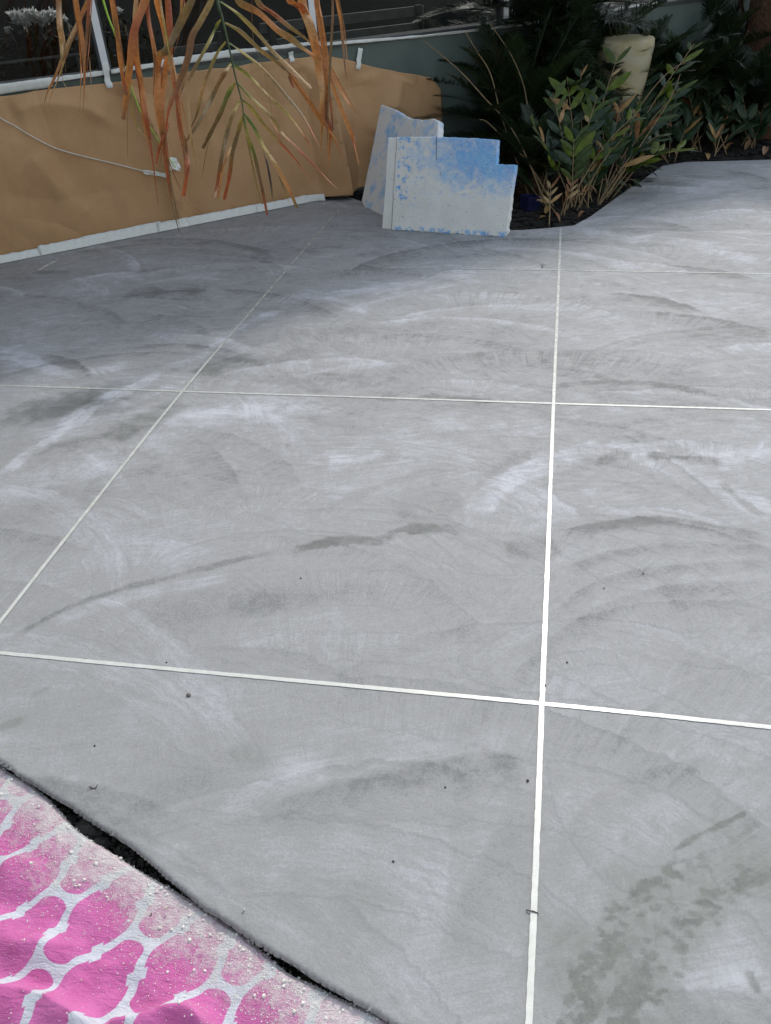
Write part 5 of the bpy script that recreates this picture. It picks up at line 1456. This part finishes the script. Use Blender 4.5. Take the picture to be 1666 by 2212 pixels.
for k, (u, v, az, lab) in enumerate(fallen):
    rg = np.random.default_rng(600 + k)
    p = fl(u, v); z = bed_z(p[0], p[1])
    p = fl(u, v, z + 0.015)
    L = rg.uniform(0.07, 0.12); q = np.linspace(0, 1, 8)
    d = np.array([math.cos(az), math.sin(az), rg.uniform(0.05, 0.7)]); d /= np.linalg.norm(d)
    P = p + np.outer(L * q, d) + np.outer(0.02 * np.sin(q * 3), [0, 0, 1])
    sdv = np.cross(d, [0.2, 0.1, 1])
    Vr, Fr_ = ribbon(P, L * 0.36 * np.maximum(np.sin(math.pi * q ** 0.7), 0.05), sdv, 0.25)
    cc = [(0.42, 0.25, 0.10), (0.46, 0.30, 0.12), (0.26, 0.12, 0.05), (0.40, 0.24, 0.15)][k % 4]
    mk('fallen_leaf', Vr, Fr_, M_LEAF, cols=np.tile(np.array(cc), (len(Vr), 1)) * (0.8 + 0.3 * rg.random((len(Vr), 1))), label=lab, cat='leaf', group='fallen leaves on the mulch')

# ================================================================== GAP, TOWEL AND CEMENT CRUMBS
TZ = -0.018
tz_edge = [(-300, 1440), (-120, 1570)] + [(z_[0] * .5208, (z_[1] * .9604 + 2900) * .5423) for z_ in [(0, 178), (100, 237), (190, 312), (300, 432), (420, 512), (560, 602), (650, 652), (760, 717), (930, 832), (1050, 922), (1180, 1032), (1290, 1082), (1430, 1152), (1600, 1231)]] + [(960, 2290)]
TE = np.array([fl(u, v, TZ)[:2] for u, v in tz_edge])
TE = TE + np.array([0.371, 0.929]) * 0.011
TE = np.vstack([TE, [TE[-1] + np.array([0.25, -0.13])]])
TEs = spline(TE, 14)
seg = np.r_[0, np.cumsum(np.linalg.norm(np.diff(TEs, axis=0), axis=1))]
nu = 440
uu = np.linspace(0, seg[-1], nu)
ex_ = np.interp(uu, seg, TEs[:, 0]); ey_ = np.interp(uu, seg, TEs[:, 1])
inn = np.array([-0.371, -0.929])                                    # away from the slab
nv = 260
vv_ = np.linspace(0, 1, nv) ** 1.15 * 0.85
TX = ex_[:, None] + inn[0] * vv_[None]; TY = ey_[:, None] + inn[1] * vv_[None]
# straighten rows away from the edge
THZ = np.full(TX.shape, TZ)
THZ += 0.010 * fbm(TX * 4.5, TY * 4.5, 3, 1) * sstep(0, 0.12, vv_)[None] + 0.0022 * fbm(TX * 22, TY * 22, 3, 2)
# parallel drape wrinkles
ww = (TX * 0.35 + TY * 0.94) + 0.06 * fbm(TX * 3, TY * 3, 3, 3)
THZ += 0.0075 * fbm(TX * 9 + TY * 5, TY * 14 - TX * 3, 4, 2) * sstep(0.03, 0.2, vv_)[None]
THZ += 0.0120 * np.sin(ww * 62) * sstep(0.05, 0.25, vv_)[None] * (0.5 + 0.5 * fbm(TX * 2.5 + 3, TY * 2.5, 2, 0))
def zz_(x, y): return (x * 1050 / 1666 * .5423, (y * 1050 / 1666 + 3030) * .5423)
def ridge(pts, h, wd):
    global THZ
    P = spline(np.array([fl(*zz_(*p), 0.0)[:2] for p in pts]), 6)
    d, sd, al_ = pdist(TX, TY, P)
    f = np.exp(-(d / np.where(sd > 0, wd * 0.55, wd * 1.7)) ** 1.6)
    THZ += h * f * sstep(0, 0.2, al_) * (1 - sstep(0.8, 1.0, al_))
ridge([(-250, 1440), (0, 1450), (240, 1490), (380, 1570), (560, 1680), (640, 1760)], 0.045, 0.030)
ridge([(560, 1760), (760, 1680), (930, 1640), (1080, 1590), (1210, 1600), (1300, 1700), (1330, 1800)], 0.048, 0.028)
ridge([(0, 1180), (200, 1130), (420, 1150), (560, 1130)], 0.008, 0.03)
ridge([(560, 1300), (760, 1260), (900, 1180), (1040, 1190)], 0.007, 0.025)
ridge([(-60, 640), (60, 600), (160, 620), (260, 700)], 0.010, 0.03)
# edge thickness drop at the hem
THZ -= 0.010 * (1 - sstep(0, 0.010, vv_))[None]
THZ = np.maximum(THZ, -0.055)
# print lattice: junctions of the trellis surveyed on the cloth
J = {(0, 0): (400, 810), (0, 1): (340, 1290), (1, 1): (890, 1110), (-1, -1): (-110, 610), (1, 2): (810, 1585), (2, 2): (1370, 1430), (1, 0): (935, 660)}
A_ = []; B_ = []
for (a, b), p in J.items():
    q = fl(*zz_(*p), TZ + 0.005); A_.append([q[0], q[1], 1]); B_.append([a, b])
AF = np.linalg.lstsq(np.array(A_), np.array(B_, float), rcond=None)[0]
stz = THZ * 1.2
UU = TX * AF[0, 0] + TY * AF[1, 0] + AF[2, 0] + 0.03 * fbm(TX * 5, TY * 5, 2, 0) + stz
VV = TX * AF[0, 1] + TY * AF[1, 1] + AF[2, 1] + 0.03 * fbm(TX * 5 + 9, TY * 5, 2, 1) + stz
DU = np.clip(1.1 - vv_[None] / (0.17 + 0.07 * fbm(TX * 6, TY * 6, 3, 2)), 0, 1) ** 0.8 + 0.30 * (fbm(TX * 8, TY * 8, 4, 3) + 0.1) * (1 - sstep(0.15, 0.5, vv_))[None]
M = Mat('printed_towel', 0.9, 0.15)
U_, V_ = M.attr('tu'), M.attr('tv')
def gfun(e): return (e * 6.283185).sin() + (e * 12.56637).sin() * 0.45 + (e * 18.849556).sin() * 0.16
def cdist(e):                                       # signed distance to nearest integer
    n = M.nt.nodes.new('ShaderNodeMath'); n.operation = 'ROUND'; M.nt.links.new(e.s, n.inputs[0])
    return e - E_(M.nt, n.outputs[0])
wob = (M.noise(60, 3) - 0.5) * 0.012
D1 = cdist(U_) - gfun(V_) * 0.120; D2 = cdist(V_) - gfun(U_) * 0.120
BW_, RR_ = 0.058, 0.095
ra = (D1.absn() * -1.0 + (BW_ + RR_)).mx(0.0); rb = (D2.absn() * -1.0 + (BW_ + RR_)).mx(0.0)
lobe = (ra * ra + rb * rb)._m('SQRT') * -1.0 + RR_
plain = D1.absn().mn(D2.absn()) - BW_
opp = (D1 * D2)._m('LESS_THAN', 0.0)
near = D1.absn().mx(D2.absn())._m('LESS_THAN', 0.30)
on_ = opp * near
body = lobe * on_ + plain * (on_ * -1.0 + 1.0)
k1 = (cdist(U_ + cdist(V_ + 0.5) * 0.2).absn() - 0.112).mx(cdist(V_ + 0.5).absn() - 0.060)
k2 = (cdist(V_ + cdist(U_ + 0.5) * 0.2).absn() - 0.112).mx(cdist(U_ + 0.5).absn() - 0.060)
lines = body.mn(k1.mn(k2)) + wob
band = lines.ss(0.006, -0.006)
weave = M.noise(1400, 2, 0.5)
pink = M.mix(M.noise(14, 4).ss(0.3, 0.7), (0.58, 0.085, 0.33), (0.68, 0.14, 0.43))
pink = M.mix(weave * 0.25 + (M.noise(420, 3, 0.7) - 0.35) * 0.5, pink, (0.78, 0.36, 0.58))
c = M.mix(band, pink, (0.68, 0.69, 0.76))
dn = M.attr('dust')
dm = (dn * 1.25 + (M.noise(45, 6, 0.7) - 0.5) * 1.6 + (M.noise(420, 3, 0.6) - 0.5) * 0.9 - 0.56).ss(0.0, 0.8)
c = M.mix(dm * 0.8, c, (0.76, 0.74, 0.70))
M.base(c)
fuzz = M.noise(420, 3, 0.7)
M.bump(weave * 0.3 + fuzz * 0.8 + dm * 0.9 + M.noise(38, 4, 0.6, M.mapping((1.0, 3.0, 1), (0, 0, R(20))), 0.8) * 2.2, 0.75, 0.003)
M.b.inputs['Sheen Weight'].default_value = 0.15
M_TOWEL = M.m
towel = mk('towel', np.stack([TX, TY, THZ], -1).reshape(-1, 3), grid_faces(nu, nv)[:, ::-1].copy(), M_TOWEL, attrs={'tu': UU.ravel(), 'tv': VV.ravel(), 'dust': DU.ravel()},
           label='pink towel with white trellis print, dusted with cement along its hem', cat='towel')
md = towel.modifiers.new('thickness', 'SOLIDIFY'); md.thickness = 0.004; md.offset = -1

# soil strip under gap and towel
gs = np.linspace(-0.6, 1.0, 260); gt = np.linspace(-0.10, 1.3, 120)
ed = EDGE[1]; edd = np.array([0.929, -0.371])
GX = EDGE[2][0] + edd[0] * (gs * 1.6)[:, None] + inn[0] * gt[None]; GY = EDGE[2][1] + edd[1] * (gs * 1.6)[:, None] + inn[1] * gt[None]
GZ = -0.062 + 0.012 * fbm(GX * 14, GY * 14, 4, 1) + 0.006 * fbm(GX * 60, GY * 60, 3, 2)
mk('soil', np.stack([GX, GY, GZ], -1).reshape(-1, 3), grid_faces(len(gs), len(gt))[:, ::-1].copy(), M_SOIL, kind='structure')

# stones and grit in the gap
rg = np.random.default_rng(9)
gap_line = spline(np.array([(np.array(fl(u, v, -0.04)[:2])) for u, v in [(-20, 1652), (60, 1705), (150, 1775), (230, 1820), (330, 1900), (440, 1985), (560, 2065), (700, 2150), (820, 2218)]]), 20)
Vm = []; Fm = []; nn = 0
for k in range(1500):
    p = gap_line[rg.integers(len(gap_line))] + rg.normal(size=2) * 0.013
    r_ = rg.uniform(0.0012, 0.0045) if rg.random() < 0.9 else rg.uniform(0.005, 0.009)
    v, f = lump(r_, 4000 + k)
    z = -0.060 + rg.random() * 0.012
    Vm.append(v + np.array([p[0], p[1], z])); Fm += [[i + nn for i in q] for q in f]; nn += len(v)
mk('grit', np.vstack(Vm), Fm, M_ROCK, smooth=False, label='dark grit and soil crumbs filling the gap along the slab edge', cat='grit', kind='stuff')

def rock(name, u, v, z, size, seed, mat, lab, cat, sc=(1, 1, 1), group=None):
    V, F = lump(size, seed, flat=0.6)
    # one subdivision for a less faceted stone
    import bmesh
    bm = bmesh.new()
    vs_ = [bm.verts.new(Vector(a * np.array(sc))) for a in V]
    for f in F: bm.faces.new([vs_[i] for i in f])
    bmesh.ops.subdivide_edges(bm, edges=bm.edges[:], cuts=2, use_grid_fill=True, smooth=0.6)
    p = fl(u, v, z)
    Vv = np.array([a.co[:] for a in bm.verts]); Ff = [[q.index for q in f.verts] for f in bm.faces] if bm.verts.index_update() is None else []
    bm.free()
    Vv = Vv + 0.08 * size * np.stack([fbm(Vv[:, 0] * 90 + seed, Vv[:, 1] * 90, 2), fbm(Vv[:, 1] * 90, Vv[:, 2] * 90, 2), fbm(Vv[:, 2] * 90, Vv[:, 0] * 90, 2)], -1)
    Vv = Vv - np.array([0, 0, Vv[:, 2].min()]) + p
    return mk(name, Vv, Ff, mat, smooth=False, label=lab, cat=cat, group=group)
rock('stone', 188, 1800, -0.062, 0.026, 1, M_ROCK, 'flat grey-brown stone filling the gap beside the towel', 'stone', (1.5, 1.0, 1.0))
rock('stone', 222, 1828, -0.062, 0.022, 2, M_ROCK, 'smaller rough stone next to the flat one in the gap', 'stone', (1.4, 0.9, 1.0))
rock('stone', 545, 2048, -0.060, 0.016, 3, M_ROCK, 'small pale-sided stone deep in the gap', 'stone', (1.2, 0.9, 1.1))
rock('stone', -6, 1640, -0.02, 0.022, 4, simple('beige_aggregate', (0.42, 0.38, 0.28), 0.9, 0.4, 200, 0.2, 0.8, 260, 0.004), 'beige aggregate lump sitting on the slab edge above the towel', 'stone')

# cement crumbs scattered on the towel (far too many to count)
def towel_at(i, j):
    return np.array([TX[i, j], TY[i, j], THZ[i, j]])
Vm = []; Fm = []; nn = 0
rg = np.random.default_rng(31)
LUMPS = [lump(1.0, s, flat=0.65) for s in range(24)]
cnt = 0
while cnt < 22000:
    i = rg.integers(1, nu - 1); j = int(nv * rg.random() ** 1.25)
    j = min(max(j, 1), nv - 2)
    v_ = vv_[j]
    patch = 0.5 + 0.9 * float(DU[i, j])
    keepp = (0.20 + 0.8 * math.exp(-v_ / 0.12)) * patch * math.exp(-max(0, v_ - 0.3) / 0.15)
    if rg.random() > keepp: continue
    p = towel_at(i, j) + np.array([rg.normal() * .002, rg.normal() * .002, 0])
    r_ = 0.0004 + 0.0012 * rg.random() ** 2.5
    if rg.random() < 0.022 * math.exp(-v_ / 0.07): r_ = rg.uniform(0.0018, 0.0045)
    v, f = LUMPS[rg.integers(24)]
    Vm.append(v * r_ + p + np.array([0, 0, r_ * 0.35])); Fm += [[a + nn for a in q] for q in f]; nn += 12; cnt += 1
mk('cement_crumbs', np.vstack(Vm), np.array(Fm), M_CRUMB, smooth=False, label='white cement crumbs scattered over the pink towel', cat='crumbs', kind='stuff')

# ================================================================== SMALL THINGS LYING ON THE PATIO
def grain(u, v, size, seed, mat, lab, sc=(1, 1, 1), name='pebble', cat='pebble', group=None):
    return rock(name, u, v, -0.0006, size, seed, mat, lab, cat, sc, group)
M_PEB = simple('dark_pebble', (0.13, 0.12, 0.11), 0.8, 0.3, 90)
grain(408, 1503, 0.0065, 11, M_PEB, 'small dark pebble below the nearest crossing tape', (1.2, 0.9, 1.0))
for k, (u, v, s) in enumerate([(1140, 1688, 0.0038), (850, 1862, 0.0028), (1178, 1483, 0.0034), (1305, 1272, 0.003), (1225, 1432, 0.003), (360, 1432, 0.0025), (650, 1250, 0.003), (962, 1702, 0.0025), (1390, 1240, 0.003), (205, 1612, 0.003)]):
    grain(u, v, s, 40 + k, M_CHAR, 'tiny dark speck of grit lying on the grey patio', group='tiny dark grit specks on the patio')
def sliver(pts, wid, col, lab, cat, name, zoff=0.002, lift=0.004):
    P = spline(np.array([fl(u, v, zoff) for u, v in pts]), 5)
    q = np.linspace(0, 1, len(P))
    P[:, 2] += lift * (1 - np.sin(math.pi * q))
    Vr, Fr_ = ribbon(P, wid * np.maximum(np.sin(math.pi * (0.06 + 0.88 * q)), 0.1), (0.35, 0.94, 0), 0.3)
    o = mk(name, Vr, Fr_, M_LEAF, cols=np.tile(np.array(col), (len(Vr), 1)), label=lab, cat=cat)
    return o
sliver([(193, 1702), (203, 1703), (212, 1697)], 0.006, (0.10, 0.09, 0.075), 'curled dark petal on the patio near the towel', 'petal', 'petal', 0.0015, 0.005)
sliver([(524, 1974), (526, 1967), (527, 1961)], 0.0055, (0.72, 0.72, 0.66), 'single white petal on the patio near the towel hem', 'petal', 'petal', 0.0015, 0.003)
P = spline(np.array([fl(*p, 0.0085) for p in [(1137, 1962), (1143, 1965), (1152, 1966), (1164, 1970)]]), 5)
P[:, 2] = np.interp(np.linspace(0, 1, len(P)), [0, .3, .7, 1], [0.002, 0.0040, 0.0040, 0.002])
Vt, Ft = tube(P, 0.0011, 5)
mk('twig', Vt, Ft, M_CHAR, label='short bent dark twig lying across the long tape', cat='twig')
sliver([(353, 1962), (359, 1961), (364, 1959)], 0.006, (0.66, 0.66, 0.52), 'pale seed husk caught at the towel hem by the gap', 'husk', 'seed_husk', -0.008, 0.003)
sliver([(322, 1985), (325, 1979), (328, 1974)], 0.004, (0.12, 0.07, 0.04), 'brown leaf scrap on the dusty towel hem', 'leaf scrap', 'leaf_scrap', 0.0, 0.004)
sliver([(629, 2110), (626, 2104), (628, 2098)], 0.005, (0.55, 0.52, 0.36), 'pale seed husk lying down in the dark gap', 'husk', 'seed_husk', -0.045, 0.003)
sliver([(1168, 571), (1172, 574), (1170, 579)], 0.010, (0.06, 0.05, 0.04), 'dark leaf scrap on the patio by the planting bed', 'leaf scrap', 'leaf_scrap', 0.002, 0.004)
